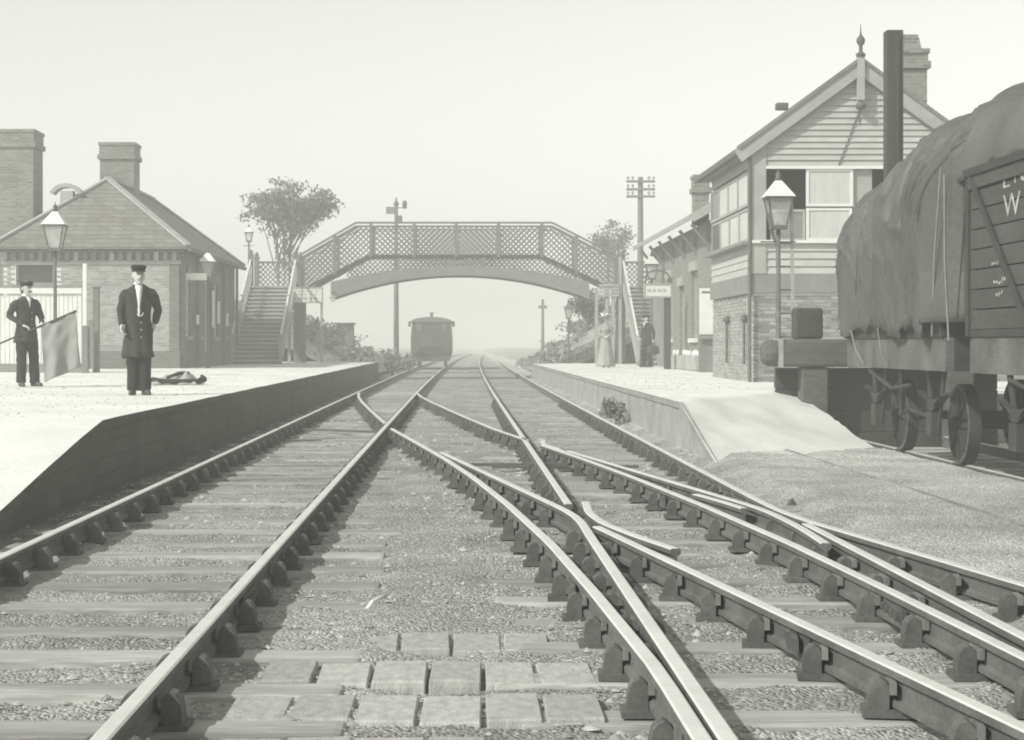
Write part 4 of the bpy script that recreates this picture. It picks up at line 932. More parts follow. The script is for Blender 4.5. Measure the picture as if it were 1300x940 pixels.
for k in range(4): MB().box(PX(985, buY)+.05, 8.4, buY+.26+.02*k, buY+.44, -.5+.335*k, -.5+.335*k+.333).build('backing_sleeper', 'timber_dark', bs, bevel=.02)

def wheel(parent, x, y, z, r=.47):
    m = MB(); m.tube([(x-.065, y, z), (x+.065, y, z)], r, 36); o = m.build('tyre', 'wagon_dark', parent)
    ri = MB(); ri.tube([(x-.068, y, z), (x-.066, y, z)], r-.07, 30); ri.build('disc', 'interior', o)
    sp = MB()
    for k in range(8):
        a = math.pi*k/4; sp.bar((x-.085, y+.06*math.cos(a), z+.06*math.sin(a)), (x-.078, y+(r-.05)*math.cos(a), z+(r-.05)*math.sin(a)), .06, .03, up=(1,0,0))
    sp.tube([(x-.14, y, z), (x-.06, y, z)], .09, 12); sp.build('spokes', 'wagon_dark', o)
    rm_ = MB(); nn = 30
    for k in range(nn):
        a, b = 2*math.pi*k/nn, 2*math.pi*(k+1)/nn
        rm_.bar((x-.075, y+(r-.03)*math.cos(a), z+(r-.03)*math.sin(a)), (x-.075, y+(r-.03)*math.cos(b), z+(r-.03)*math.sin(b)), .045, .014, up=(1,0,0))
    rm_.build('rim', 'wagon_sole', o)
WX0, WX1 = 5.42, 7.92; wz = SIDING_Z
def wagon(label, ya, yb, axles, top, npl):
    t = thing('goods_wagon', label, 'wagon', (6.67, (ya+yb)/2, wz), 'goods wagons on the siding')
    MB().box(WX0+.02, WX0+.12, ya, yb, .90, 1.28).build('sole_bar', 'wagon_sole', t); MB().box(WX1-.12, WX1-.02, ya, yb, .90, 1.28).build('sole_bar', 'wagon_sole', t)
    MB().box(WX0+.12, WX1-.12, ya, ya+.12, .90, 1.28).build('headstock', 'wagon_dark', t); MB().box(WX0+.12, WX1-.12, yb-.12, yb, .90, 1.28).build('headstock', 'wagon_dark', t)
    MB().box(WX0, WX1, ya, yb, 1.283, 1.36).build('floor', 'wagon_dark', t)
    h = (top-1.363)/npl
    for i in range(npl):
        z0, z1 = 1.363+h*i, 1.363+h*(i+1)-.012; d = .0 if i < npl-1 else -.03
        MB().box(WX0+d, WX0+.06, ya+.1, yb-.1, z0, z1).build('side_plank', 'wagon_plank', t, bevel=.006); MB().box(WX1-.06, WX1-d, ya+.1, yb-.1, z0, z1).build('side_plank', 'wagon_plank', t)
        for y0 in (ya, yb-.06): MB().box(WX0+.061, WX1-.061, y0, y0+.06, z0, z1).build('end_plank', 'wagon_plank', t)
    for (x, sx) in ((WX0, -1), (WX1, 1)):
        for y0 in (ya+.0, yb-.1): MB().box(min(x, x+sx*.03)-.0, max(x, x+sx*.03), y0, y0+.1, 1.29, top+.01).build('corner_plate', 'wagon_dark', t)
        for y0 in axles:
            MB().box(x-sx*.13-.06, x-sx*.13+.06, y0-.13, y0+.13, wz+.34, wz+.62).build('axle_box', 'wagon_dark', t)
            ag = MB().prism([(y0-.45, .90), (y0-.13, wz+.35), (y0-.07, wz+.35), (y0-.30, .90)], x-sx*.16-.012, x-sx*.16+.012, 'x'); ag.prism([(y0+.45, .90), (y0+.30, .90), (y0+.07, wz+.35), (y0+.13, wz+.35)], x-sx*.16-.012, x-sx*.16+.012, 'x'); ag.build('axle_guard', 'wagon_dark', t)
            n = 8; spv = MB()
            for q in range(4):
                L_ = .62 - .11*q; zz = wz+.74 - .033*q
                pts = [(x-sx*.13, y0 + L_*(-1+2*i/n), zz + .10*((-1+2*i/n)**2)) for i in range(n+1)]
                for a, b in zip(pts, pts[1:]): spv.bar(a, b, .08, .03)
            spv.build('leaf_spring', 'wagon_dark', t)
        # brake gear on the near side
    ax0, ax1 = axles[0], axles[-1]
    bk_ = MB(); bk_.tube([(WX0-.02, ax0+.5, .72), (WX0-.02, (ax0+ax1)/2, .66), (WX0-.02, ax1-.2, .86)], .025, 6); bk_.tube([(WX0+.1, (ax0+ax1)/2, .9), (WX0+.1, (ax0+ax1)/2, .35)], .03, 6); bk_.tube([(WX0+.2, (ax0+ax1)/2, .40), (WX0+.3, ax0+.52, .30)], .03, 6); bk_.tube([(WX0+.2, (ax0+ax1)/2, .40), (WX0+.3, ax1-.52, .30)], .03, 6); bk_.build('brake_lever', 'wagon_dark', t)
    for y0 in axles:
        w_ = thing('wheel', '', None); del w_['label']; w_.parent = t; w_.location = (0,0,0)
        MB().tube([(SIDING_X[0]-.1, y0, wz+.47), (SIDING_X[1]+.1, y0, wz+.47)], .06, 10).build('axle', 'wagon_dark', t)
        bpy.data.objects.remove(w_)
        for x in SIDING_X: wheel(t, x if x < 6.6 else x, y0, wz+.47)
    for (y0, d) in ((ya, -1), (yb, 1)):
        for x in (WX0+.37, WX1-.37): MB().tube([(x, y0, 1.08), (x, y0+d*.33, 1.08), (x, y0+d*.331, 1.08), (x, y0+d*.40, 1.08)], [.07,.06,.17,.17], 14).build('buffer', 'wagon_dark', t)
    return t
wa = wagon('goods wagon under the big tarpaulin next to the buffer stop', 20.75, 26.0, (21.7, 24.6), 2.1, 4)
wb = wagon('dark planked goods wagon with white lettering cut by the right edge', 13.6, 19.75, (15.2, 18.4), 3.05, 8)
MB().bar((WX0-.034, 19.6, 3.0), (WX0-.034, 17.6, 1.4), .09, .02, up=(1,0,0)).build('diagonal_strap', 'wagon_dark', wb)
MB().box(WX0-.055, WX0-.032, 13.6, 19.75, 2.98, 3.06).build('top_rail', 'wagon_dark', wb)
def letter(txt, y, z, w, h, shear=0):
    cu = bpy.data.curves.new('letter', 'FONT'); cu.body = txt; cu.extrude = .001; cu.size = 1.0; o = bpy.data.objects.new('tmp', cu); COL.objects.link(o)
    dg = bpy.context.evaluated_depsgraph_get(); me = bpy.data.meshes.new_from_object(o.evaluated_get(dg)); bpy.data.objects.remove(o)
    co = np.array([v.co[:] for v in me.vertices]); mn, mx_ = co.min(0), co.max(0); c = (co - mn)/np.maximum(mx_-mn, 1e-6)
    out = np.stack([np.full(len(c), WX0-.004) - .002*c[:,2], y - w*c[:,0], z + h*c[:,1]], -1) - np.array(wb.location)
    me.vertices.foreach_set('co', out.ravel()); me.update(); return part_mesh('painted_letter', me, 'worn_paint', wb)
letter('W', 18.45, 2.47, .56, .22); letter('L', 18.45, 2.76, .22, .16); letter('N', 18.08, 2.78, .30, .16)
ms = MB(); rr = random.Random(4)
for (yy, zz, k) in ((18.85, 2.03, 4), (18.78, 1.83, 5), (18.7, 1.70, 3)):
    for i in range(k): ms.bar((WX0-.006, yy-.09*i, zz+rr.uniform(-.02,.02)), (WX0-.006, yy-.09*i-.05, zz+rr.uniform(-.01,.05)), .025, .003, up=(1,0,0))
ms.build('worn_marks', 'worn_paint', wb)
MB().box(WX0-.004, WX0+.01, 18.5, 18.7, wz+.75-.12, wz+.75).build('number_plate', 'paint_white', wb) if False else None

# tarpaulin over the load of the far wagon
ta, tb = 20.30, 26.05; nu, nv = 240, 150
U, V = np.meshgrid(np.linspace(0, 1, nu), np.linspace(0, 1, nv))       # U near..far, V left bottom over the top to the right bottom
Yt = ta + (tb-ta)*U; ang = np.pi*(1-V)
hgt = 2.52 - .40*sstep(.35, .85, U) + .07*np.sin(U*8+1) - .75*sstep(.93, 1.0, U)**1.5; hgt = hgt - .10*sstep(.12, 0, U)
wid = 1.30 - .03*sstep(.9, 1, U) + .01*np.sin(U*14)
ca, sa = np.cos(ang), np.sin(ang)
Xt = 6.67 + wid*np.sign(ca)*np.abs(ca)**.60; Zt = 1.40 + hgt*np.abs(sa)**.74
w_h = np.clip(1.12 - np.abs(sa)**2.2, .10, 1)*(.35 + .65*sstep(0, .22, np.minimum(V, 1-V)))                        # pleats deepen towards the hem
sl = np.abs(ca)
pl = lambda q: np.abs(np.sin(np.pi*q))
ph1 = Yt*.95 + .55*vn(Yt*.7+1, V*2.2) + .35*sl; ph2 = Yt*2.3 + .6*vn(Yt*1.1+7, V*2.8+2) - .5*sl; ph3 = Yt*5.1 + .7*vn(Yt*2, V*3+5) + .6*sl
f1 = .21*pl(ph1)**.75*(.8+.4*vn(Yt*.6+8, V*2+4)) + .11*pl(ph2)**.7*(.6+.6*vn(Yt*.9+4, V*2)).clip(0, 1) + .05*pl(ph3)**.7*np.clip(.6+vn(Yt*1.3+9, V*3), 0, 1)
rdg_ = lambda q: (1 - np.abs(q))**7
cre = .05*rdg_(vn(Yt*1.7 + V*5, V*7 - Yt*.6)) + .035*rdg_(vn(Yt*3.1 - V*6 + 4, V*9 + Yt*1.1)) - .03*rdg_(vn(Yt*2.3 + 11, V*4 + 6))
lump = .17*vn(Yt*1.05+2, V*6+1) + .06*(pl(ph2)-.6)
hem = np.clip((.16 - np.minimum(V, 1-V))/.16, 0, 1)**1.5; bul = np.exp(-((np.minimum(V, 1-V)-.2)/.14)**2)
Xt = Xt + np.sign(ca)*(f1*w_h*(1-.35*hem) - .015*hem + .05*bul + cre); Zt = Zt + cre*.25*np.abs(sa) + lump*np.clip(np.abs(sa)*1.5-.4, 0, 1) + .12*f1*np.abs(sa)
skirt = np.maximum(0, (.10 - np.minimum(V, 1-V))/.10); Zt = Zt - skirt*(.05 + .13*vn(Yt*1.4, 0*V+.3) + .06*vn(Yt*4.3, 0*V+2.3))
Yt = Yt - .12*vn(V*7, U*3)*sstep(.9, 1, U) + .95*sstep(.30, .12, np.minimum(V, 1-V))*np.clip(1-U*3, 0, 1) + .05*vn(V*9, V*0+3)*np.clip(1-U*8, 0, 1)
tp_ = thing('tarpaulin', 'rumpled grey tarpaulin heaped over the load of the far goods wagon', 'tarpaulin', (6.67, 23.3, 1.4))
def shift(A, c): return A - c
sh = grid_obj('sheet', Xt-6.67, Yt-23.3, Zt-1.4, 'tarp', tp_); so = sh.modifiers.new('solid', 'SOLIDIFY'); so.thickness = .012
for ci in (52, 118, 186):
    pts = [(float(Xt[k, ci]) + .006*np.sign(ca[k, ci])*1.6, float(Yt[k, ci]), float(Zt[k, ci]) + .008) for k in range(0, nv, 3)]
    MB().tube(pts, .011, 5, cap=True).build('seam', 'tarp', tp_)
# hanging end flap
nv2 = 24; Xe = np.tile(Xt[:, -1], (nv2, 1)); Ze0 = Zt[:, -1]; s2 = np.linspace(0, 1, nv2)[:, None]
Ze = Ze0*(1-s2) + np.minimum(Ze0, 1.42 + .05*vn(Xe[0]*3, Xe[0]*0))*s2; Ye = tb + .10*np.sin(s2*3.1)*.6 + .08*vn(Xe*4, Ze*.6) * s2 + (Yt[:, -1]-tb)[None]*(1-s2)
fl = grid_obj('end_flap', Xe-6.67, Ye-23.3, Ze-1.4, 'tarp', tp_); so = fl.modifiers.new('solid', 'SOLIDIFY'); so.thickness = .012
ub, vb = np.meshgrid(np.linspace(0, 1, 70), np.linspace(0, 1, 60)); yb2 = 13.4 + 7.35*ub; ag = np.pi*(1-vb)         # the sheet goes on over the load of the near wagon
xb2 = 6.67 + (1.23 - .05*np.sin(ub*9))*np.sign(np.cos(ag))*np.abs(np.cos(ag))**.62; zb2_ = 3.02 + (.84 + .05*np.sin(ub*13))*np.abs(np.sin(ag))**.75 + .05*vn(yb2*2, vb*6) + .03*vn(yb2*5, vb*9) - .9*sstep(.985, 1, ub) - .85*sstep(.03, 0, ub)
t2_ = thing('tarpaulin', 'smoother tarpaulin over the load of the planked wagon at the right edge', 'tarpaulin', (6.67, 17, 3.0))
q_ = grid_obj('sheet', xb2-6.67, yb2-17, zb2_-3.0, 'tarp', t2_); so = q_.modifiers.new('solid', 'SOLIDIFY'); so.thickness = .012
Ya0, Za0, Xa0 = Yt[:, 0], Zt[:, 0], Xt[:, 0]; s3 = np.linspace(0, 1, 20)[:, None]
fn = grid_obj('end_flap', np.tile(Xa0, (20,1))-6.67, np.tile(Ya0, (20,1)) + .06*np.sin(s3*3)*vn(Xa0*4, Xa0)[None] - 23.3, Za0[None]*(1-s3) + np.minimum(Za0, 1.45)[None]*s3 - 1.4, 'tarp', tp_); so = fn.modifiers.new('solid', 'SOLIDIFY'); so.thickness = .012
U3, V3 = np.meshgrid(np.linspace(0, 1, 40), np.linspace(0, 1, 40))      # loose corner falling between the wagons
Yc = 21.35 - 1.42*U3*(1-.1*V3) + .05*vn(V3*6, U3*5); Zc = (3.35 - .28*U3)*(1-V3) + (1.35 + .35*U3)*V3; Xc = 5.52 + .10*U3 + .09*np.abs(np.sin(U3*9+V3*1.5)) + .07*vn(U3*6, V3*2.5) - .05*np.sin(V3*3.1)
co_ = grid_obj('loose_corner', Xc-6.67, Yc-23.3, Zc-1.4, 'tarp', tp_); so = co_.modifiers.new('solid', 'SOLIDIFY'); so.thickness = .01
rp2 = MB()
for (a, b) in (((5.30, 20.4, 3.15), (5.34, 20.95, 1.3)), ((5.26, 20.1, 3.05), (5.36, 20.3, 1.25)), ((5.28, 23.4, 1.4), (5.43, 23.5, .95)), ((5.28, 25.0, 1.4), (5.43, 24.9, .95))): MB().tube([a, ((a[0]+b[0])/2-.02, (a[1]+b[1])/2, (a[2]+b[2])/2-.04), b], .012, 6).build('rope', 'cloth_grey', tp_)

# ------------------------------------------------------------------ trees, shrubs, cutting sides
def bank(name, label, side):
    ys_ = np.concatenate([np.linspace(76, 130, 55), np.linspace(134, 500, 40)]); t = np.linspace(0, 1, 34); T, Yb = np.meshgrid(t, ys_)
    x0 = np.where(side < 0, -3.7, 3.1); Xb = x0 + side*T**1.5*40 + far_shift(np.minimum(Yb, 160)); d = np.abs(Xb - x0 - far_shift(np.minimum(Yb, 160)))
    rise = sstep(-1.0, 5.5, d)*(3.0 if side < 0 else 3.6) * sstep(73, 79, Yb)*(1 - .85*sstep(84, 124, Yb)); Zb = -.22 + rise + .3*vn(Xb*.7, Yb*.4)*np.clip(d/3, 0, 1) + .12*vn(Xb*2, Yb*1.3)*np.clip(d/2, 0, 1)
    o = grid_obj(name, Xb, Yb, Zb, 'bank'); tag(o, label, kind='structure'); return o
bank('left_bank', 'overgrown cutting slope left of the line beyond the footbridge', -1); bank('right_bank', 'overgrown cutting slope right of the line beyond the footbridge', 1)
def bank_z(x, y, side):
    x0 = -3.7 if side < 0 else 3.1; d = np.abs(x - x0 - far_shift(np.minimum(y, 160))); return -.22 + sstep(-1.0, 5.5, d)*(3.0 if side < 0 else 3.6)*sstep(73, 79, y)*(1 - .85*sstep(84, 124, y))
def leaves(mb, centers, n, spread, size, rs):
    c = np.repeat(np.array(centers), n, 0); k = len(c); p = c + rs.normal(0, 1, (k, 3))*np.array(spread)
    a = rs.normal(0, 1, (k,3)); a /= np.linalg.norm(a, axis=1, keepdims=True); b = np.cross(a, rs.normal(0, 1, (k,3))); b /= np.linalg.norm(b, axis=1, keepdims=True)
    s = size*rs.uniform(.5, 1.3, (k,1)); q = np.stack([p - a*s - b*s*.45, p + a*s - b*s*.45, p + a*s + b*s*.45, p - a*s + b*s*.45], 1); mb.quads(q)
def tree(name, label, base, height, crown_c, crown_r, nb, nleaf, seed, lean=0, stems=3, size=.10, flat=1.0):
    rs = np.random.RandomState(seed); t = thing(name, label, 'tree', base); base = Vector(base); cc = Vector(crown_c); tips = []
    tk = MB()
    for s in range(stems):
        a = 2*math.pi*s/max(1, stems) + rs.rand(); r0 = .055 + .025*rs.rand()
        top_ = cc + Vector((math.cos(a)*crown_r[0]*.25, math.sin(a)*crown_r[1]*.25, crown_r[2]*(.0+.3*rs.rand()))) if stems > 1 else cc
        mid = base.lerp(top_, .45) + Vector((rs.normal(0,.12), rs.normal(0,.12), 0)); tk.tube([base + Vector((.1*math.cos(a), .1*math.sin(a), -.2)), base.lerp(mid, .5) + Vector((rs.normal(0,.05),0,0)), mid, mid.lerp(top_, .5) + Vector((rs.normal(0,.1), 0, 0)), top_], [r0, r0*.85, r0*.7, r0*.45, .02], 7)
        for k in range(nb // stems):
            f = rs.uniform(.15, 1); st = mid.lerp(top_, f); d = Vector(rs.normal(0, 1, 3)); d.normalize(); u = rs.uniform(.5, 1.0)
            en = cc + Vector((d.x*crown_r[0], d.y*crown_r[1], max(d.z, -.38)*crown_r[2])) * u
            mm = st.lerp(en, .5) + Vector((0, 0, rs.uniform(-.05, .22))); tk.tube([st, mm, en], [.035, .022, .008], 5)
            for q in np.linspace(.62, 1.05, 5): tips.append(tuple(st.lerp(mm, min(1, q*2)) if q < .5 else mm.lerp(en, (q-.5)*2)))
            for q in range(4): tips.append(tuple(en + Vector((rs.normal(0,.22), rs.normal(0,.22), rs.normal(0,.07)))))
    tk.build('trunk', 'bark', t, smooth=True); lv = MB(); leaves(lv, tips, nleaf, (.17, .17, .10), size, rs); lv.build('crown', 'leaf', t); return t
tY3 = 86.0
tree('garden_tree', 'lone spreading tree rising behind the left end of the footbridge', (PX(358, tY3), tY3, .2), 6, P(360, 262, tY3), (2.4, 2.0, 1.2), 60, 11, 4, stems=3, size=.075)
tree('garden_tree', 'hazy tree behind the right end of the footbridge', (PX(778, 104), 104, 1.5), 5, P(778, 305, 104), (1.4, 1.2, 1.1), 26, 6, 9, stems=2, size=.08)
tree('bank_bush', 'leafy bush under the right haunch of the footbridge', (PX(748, 80), 80, 1.0), 3, P(748, 386, 80), (.75, .8, .5), 24, 12, 12, stems=2, size=.07)
def shrub(label, px, Y, z0, w, h, seed, n=420):
    if abs(PX(px, Y)) > 3.4: z0 = float(bank_z(np.array(PX(px, Y)), np.array(float(Y)), -1 if px < VPX else 1)) - .1; h = h*.62
    rs = np.random.RandomState(seed); t = thing('shrub', label, 'shrub', (PX(px, Y), Y, z0), 'shrubs on the cutting slopes'); x = PX(px, Y); m = MB(); cs = []
    for k in range(8):
        a = rs.uniform(0, 6.28); e = Vector((x + math.cos(a)*w*.4*rs.rand(), Y + math.sin(a)*w*.4, z0 + h*rs.uniform(.5, .95))); m.tube([(x, Y, z0-.3), tuple(Vector((x,Y,z0)).lerp(e, .5)), tuple(e)], [.03,.02,.008], 5); cs += [tuple(e), tuple(Vector((x,Y,z0)).lerp(e, .6))]
    m.build('stems', 'bark', t); lv = MB(); leaves(lv, cs, n//16, (w*.17, w*.17, h*.14), .07, rs); lv.build('foliage', 'tuft' if h < 1.35 and px in (497, 517) else 'leaf', t)
for i, (px, Y, z0, w, h, lab) in enumerate(((395, 78, .2, 1.6, 1.5, 'dark shrub against the left footbridge pier'), (416, 84, .9, 1.7, 1.2, 'shrub on the left slope behind the notice board leg'), (440, 92, .9, 1.5, 1.0, 'shrub low on the left slope under the small hut'), (497, 82, -.1, .9, 1.0, 'pale tuft of growth at the foot of the semaphore signal post'), (517, 88, -.15, .9, .8, 'low tuft between the platform end and the train'), (758, 84, 1.4, 1.8, 1.2, 'shrub on the right slope behind the woman'), (738, 90, .9, 1.7, 1.1, 'shrub on the right slope beyond the far lamp'), (708, 98, .4, 1.6, .9, 'small shrub at the foot of the right slope'), (462, 100, .6, 1.6, .9, 'small shrub at the foot of the left slope'))): shrub(lab, px, Y, z0, w, h, 20+i)
rs_ = np.random.RandomState(77); ug = MB()
for side in (-1, 1):
    n = 900; yv = rs_.uniform(76, 128, n); dv = rs_.uniform(.3, 7.5, n); xv = (-3.7 if side < 0 else 3.1) + side*dv + far_shift(yv); zv = bank_z(xv, yv, side) + .06 + .25*np.clip(vn(xv*.9, yv*.6), 0, 1); leaves(ug, np.stack([xv, yv, zv], 1), 9, (.22, .25, .13), .085, rs_)
o = ug.build('undergrowth', 'tuft'); tag(o, 'rough undergrowth covering the slopes beyond the footbridge', kind='stuff')
for i, (wx, wy, lab) in enumerate(((2.74, 34.2, 'dark weeds growing against the right platform wall, farther clump'), (2.72, 31.6, 'dark weeds growing against the right platform wall, nearer clump'))):
    rs = np.random.RandomState(50+i); t = thing('weed_clump', lab, 'weeds', (wx, wy, -.15)); m = MB(); leaves(m, [(wx + rs.normal(0,.05), wy + rs.normal(0,.35), -.05+rs.uniform(0,.2)) for _ in range(26)], 9, (.03, .07, .05), .035, rs); m.build('leaves', 'leaf', t)
    m = MB()
    for _ in range(8): xw, yw = wx + rs.normal(0,.04), wy + rs.normal(0,.3); m.tube([(xw, yw, -.22), (xw+.01, yw, -.05), (xw+rs.normal(0,.03), yw+rs.normal(0,.05), .15)], [.006,.005,.002], 4)
    m.build('stalks', 'bark', t, kind='stuff')
hY = 88.0; hx = PX(437, hY); ht = thing('lineside_hut', 'small square hut on the left cutting slope', 'hut', (hx, hY, PZ(424, hY)))
MB().box(hx-.42, hx+.42, hY, hY+1, PZ(424, hY)-.8, PZ(412, hY)).build('wall', 'timber_mid', ht); MB().box(hx-.5, hx+.5, hY-.1, hY+1.1, PZ(412, hY)+.001, PZ(410, hY)).build('roof', 'roof_slate', ht)

# ------------------------------------------------------------------ people
def hand(mb, w, d, n, s=1.0, curl=.6):
    """palm, four fingers and thumb at wrist w, pointing along d, palm facing n"""
    w = Vector(w); d = Vector(d).normalized(); n = Vector(n); n = (n - d*n.dot(d)).normalized(); a = d.cross(n)
    for k in range(3): mb.tube([w + a*(.022*(k-1))*s, w + d*.085*s + a*(.026*(k-1))*s], [.020*s, .019*s], 8)
    for k, ln in enumerate((.068, .078, .072, .056)):
        b = w + d*.085*s + a*(.031 - .021*k)*s; q = (d*math.cos(curl*.6) + n*math.sin(curl*.6)); q2 = (d*math.cos(curl*1.7) + n*math.sin(curl*1.7))
        mb.tube([b - d*.01*s, b + q*ln*.5*s, b + q*ln*.5*s + q2*ln*.55*s], [.0098*s, .0092*s, .0075*s], 7)
    b = w + d*.03*s + a*.034*s; mb.tube([b, b + (d*.6 + a*.6 + n*.3)*.05*s, b + (d*.9 + a*.45 + n*.5)*.085*s], [.013*s, .011*s, .008*s], 7)
def ellip_tube(mb, pts, n=12): mb.rings(pts, n)
def head(mb, c, s=1.0, ang=0.0):
    M = Matrix.Translation(Vector(c)) @ Matrix.Rotation(ang, 4, 'Z'); h = MB()
    h.ball((0, .012, .02), .077, .096, .105, 12); h.rings([(0, -.02, -.125, .028, .030), (0, -.022, -.105, .045, .055), (0, -.012, -.06, .062, .075), (0, 0, .0, .070, .085)], 14)
    h.add([(-.011,-.094,.012),(.011,-.094,.012),(.017,-.096,-.040),(-.017,-.096,-.040),(0,-.124,-.034),(0,-.07,.02),(0,-.07,-.045)], [(0,1,4),(1,2,4),(2,3,4),(3,0,4),(0,5,1),(1,5,6,2),(2,6,3),(3,6,5,0)])
    for sx in (-1, 1): h.ball((sx*.079, .015, -.012), .013, .022, .032, 6)
    h.ball((0, -.082, -.068), .022, .014, .008, 6); h.ball((0, -.072, -.105), .024, .022, .018, 6)
    mb.add([tuple(M @ (Vector(v)*s)) for v in h.v], h.f)
def face_details(parent, c, ang, s=1.0, hair='hair_dark', moustache=True, beard=False):
    M = Matrix.Translation(Vector(c)) @ Matrix.Rotation(ang, 4, 'Z')
    def put(m, name, mt):
        m.v = [tuple(M @ (Vector(v)*s)) for v in m.v]; o = m.build(name, mt, None, smooth=True); o.parent = parent
    e = MB()
    for sx in (-1, 1): e.ball((sx*.031, -.0835, .010), .013, .010, .008, 6)
    put(e, 'eyes', 'hair_dark'); b = MB()
    for sx in (-1, 1): b.tube([(sx*.014,-.094,.030),(sx*.034,-.092,.036),(sx*.052,-.080,.030)], [.006,.007,.004], 6)
    put(b, 'eyebrows', hair)
    if moustache: put(MB().tube([(-.042,-.084,-.062),(-.018,-.103,-.053),(0,-.106,-.050),(.018,-.103,-.053),(.042,-.084,-.062)], [.005,.011,.010,.011,.005], 7), 'moustache', hair)
    if beard: put(MB().rings([(0,-.05,-.165,.02,.02),(0,-.055,-.14,.045,.04),(0,-.05,-.105,.060,.052),(0,-.03,-.07,.070,.068),(0,-.008,-.03,.074,.076)], 14), 'beard', hair)
    hr = MB().rings([(0,.050,-.085,.050,.045),(0,.040,-.05,.070,.070),(0,.030,-.01,.080,.084),(0,.024,.04,.082,.092)], 14); put(hr, 'hair', hair)
def leg_pts(hip, knee, ankle): return [Vector(hip), Vector(knee), Vector(ankle)]
def shoe(mb, a, ang):
    M = Matrix.Translation(Vector(a)) @ Matrix.Rotation(ang, 4, 'Z'); h = MB()
    h.rings([(0,-.045,0,.044,.135),(0,-.045,.03,.046,.137),(0,-.035,.055,.042,.118),(0,.01,.085,.040,.070),(0,.025,.12,.042,.052)], 14); mb.add([tuple(M @ Vector(v)) for v in h.v], h.f)
def man(label, loc, rz, H, arms, stance, outfit, head_ang=0.0, coat_len=.50, coat_m='cloth_coat', trouser_m='cloth_dark', open_front=False, beard=False, moustache=True, hat='cap', hairm='hair_dark', lean=0.0):
    t = thing('person', label, 'person', loc, None, 0.0); k = H/1.75
    S = lambda x, y, z: Vector((x*k, y*k, z*k))
    hipz, shz = .93, 1.44; hc = S(0, -.015, 1.625)
    hips = [S(-.095, 0, hipz), S(.095, 0, hipz)]; ank = [S(stance[0][0], stance[0][1], .085), S(stance[1][0], stance[1][1], .085)]
    kn = [hips[i].lerp(ank[i], .50) + S(0, -.025, 0) for i in range(2)]
    body = MB(); head(body, hc, k, head_ang); body.tube([S(0,.012,1.40), S(0,.0,1.56)], [.060*k, .052*k], 12)
    body.rings([(0,0,.86*k,.13*k,.10*k),(0,0,.98*k,.14*k,.10*k),(0,0,1.12*k,.125*k,.09*k),(0,0,1.30*k,.15*k,.10*k),(0,.005*k,1.42*k,.13*k,.08*k),(0,.01*k,1.47*k,.06*k,.06*k)], 16)
    for i in range(2): body.tube([hips[i]+S(0,0,.04), hips[i], kn[i], kn[i].lerp(ank[i], .35), ank[i], ank[i]-S(0,0,.05)], [.06*k, .082*k, .055*k, .056*k, .038*k, .04*k], 10)
    for (sh, el, wr, hd, pn, curl) in arms:
        sh, el, wr = S(*sh), S(*el), S(*wr); body.tube([sh, sh.lerp(el,.3), el, el.lerp(wr,.3), wr], [.055*k, .046*k, .038*k, .038*k, .026*k], 9); hand(body, wr, hd, pn, k*1.02, curl)
    o = part_mesh('body', remeshed(body, .0085, 2), 'skin', t)
    c = MB(); zt = 1.47
    c.rings([(0,.01*k,1.50*k,.062*k,.062*k),(0,.008*k,1.478*k,.090*k,.078*k),(0,.006*k,1.445*k,.150*k,.098*k),(0,.003*k,1.40*k,.178*k,.112*k),(0,0,1.32*k,.182*k,.125*k),(0,0,1.18*k,.172*k,.122*k),(0,0,1.05*k,.168*k,.122*k),(0,0,.95*k,.182*k,.132*k),(0,0,(hipz-coat_len*.45)*k,.200*k,.148*k),(0,0,(hipz-coat_len)*k,.218*k,.160*k)][::-1], 20)
    for (sh, el, wr, hd, pn, curl) in arms:
        sh, el, wr = S(*sh), S(*el), S(*wr); c.tube([S(sh.x/k*.45,0,1.40), sh+S(0,0,-.025), sh.lerp(el,.3), sh.lerp(el,.85), el, el.lerp(wr,.25), wr.lerp(el,.08)], [.060*k, .066*k, .066*k, .057*k, .057*k, .055*k, .045*k], 10)
    cm = remeshed(c, .013, 5)
    co = np.array([v.co[:] for v in cm.vertices]); nr = np.array([v.normal[:] for v in cm.vertices]); w_ = .016*vn(co[:,0]*9+co[:,2]*4, co[:,2]*8+co[:,1]*7) + .012*np.sin(co[:,0]*38+co[:,2]*5)*np.clip((1.0*k-co[:,2])*2.5, 0, 1); co += nr*w_[:,None]; cm.vertices.foreach_set('co', co.ravel()); cm.update()
    part_mesh('coat', cm, coat_m, t)
    tr_ = MB()
    for i in range(2): tr_.tube([hips[i]+S(0,0,.05), hips[i]-S(0,0,.06), kn[i], kn[i].lerp(ank[i], .5), ank[i]-S(0,0,.030)], [.085*k, .100*k, .088*k, .084*k, .086*k], 12)
    tm = remeshed(tr_, .013, 4); co = np.array([v.co[:] for v in tm.vertices]); nr = np.array([v.normal[:] for v in tm.vertices]); co += nr*(.008*vn(co[:,0]*12+co[:,1]*8, co[:,2]*16))[:,None]; tm.vertices.foreach_set('co', co.ravel()); part_mesh('trousers', tm, trouser_m, t)
    for i in range(2):
        s_o = MB(); shoe(s_o, (ank[i].x, ank[i].y, 0), stance[i][2]); q = s_o.build('shoe', 'leather', None, smooth=True); q.parent = t
    # collar and shirt front
    cl = MB().rings([(0,.004*k,1.478*k,.070*k,.068*k),(0,.0,1.53*k,.062*k,.062*k)], 16).build('collar', 'cloth_white', None, smooth=True); cl.parent = t
    def front_y(z): return -float(np.interp(z, [.9,1.05,1.18,1.32,1.43,1.475], [.150,.142,.142,.144,.124,.092]))*k
    zs = np.linspace(1.485, 1.06 if open_front else 1.30, 12); vs = []; 
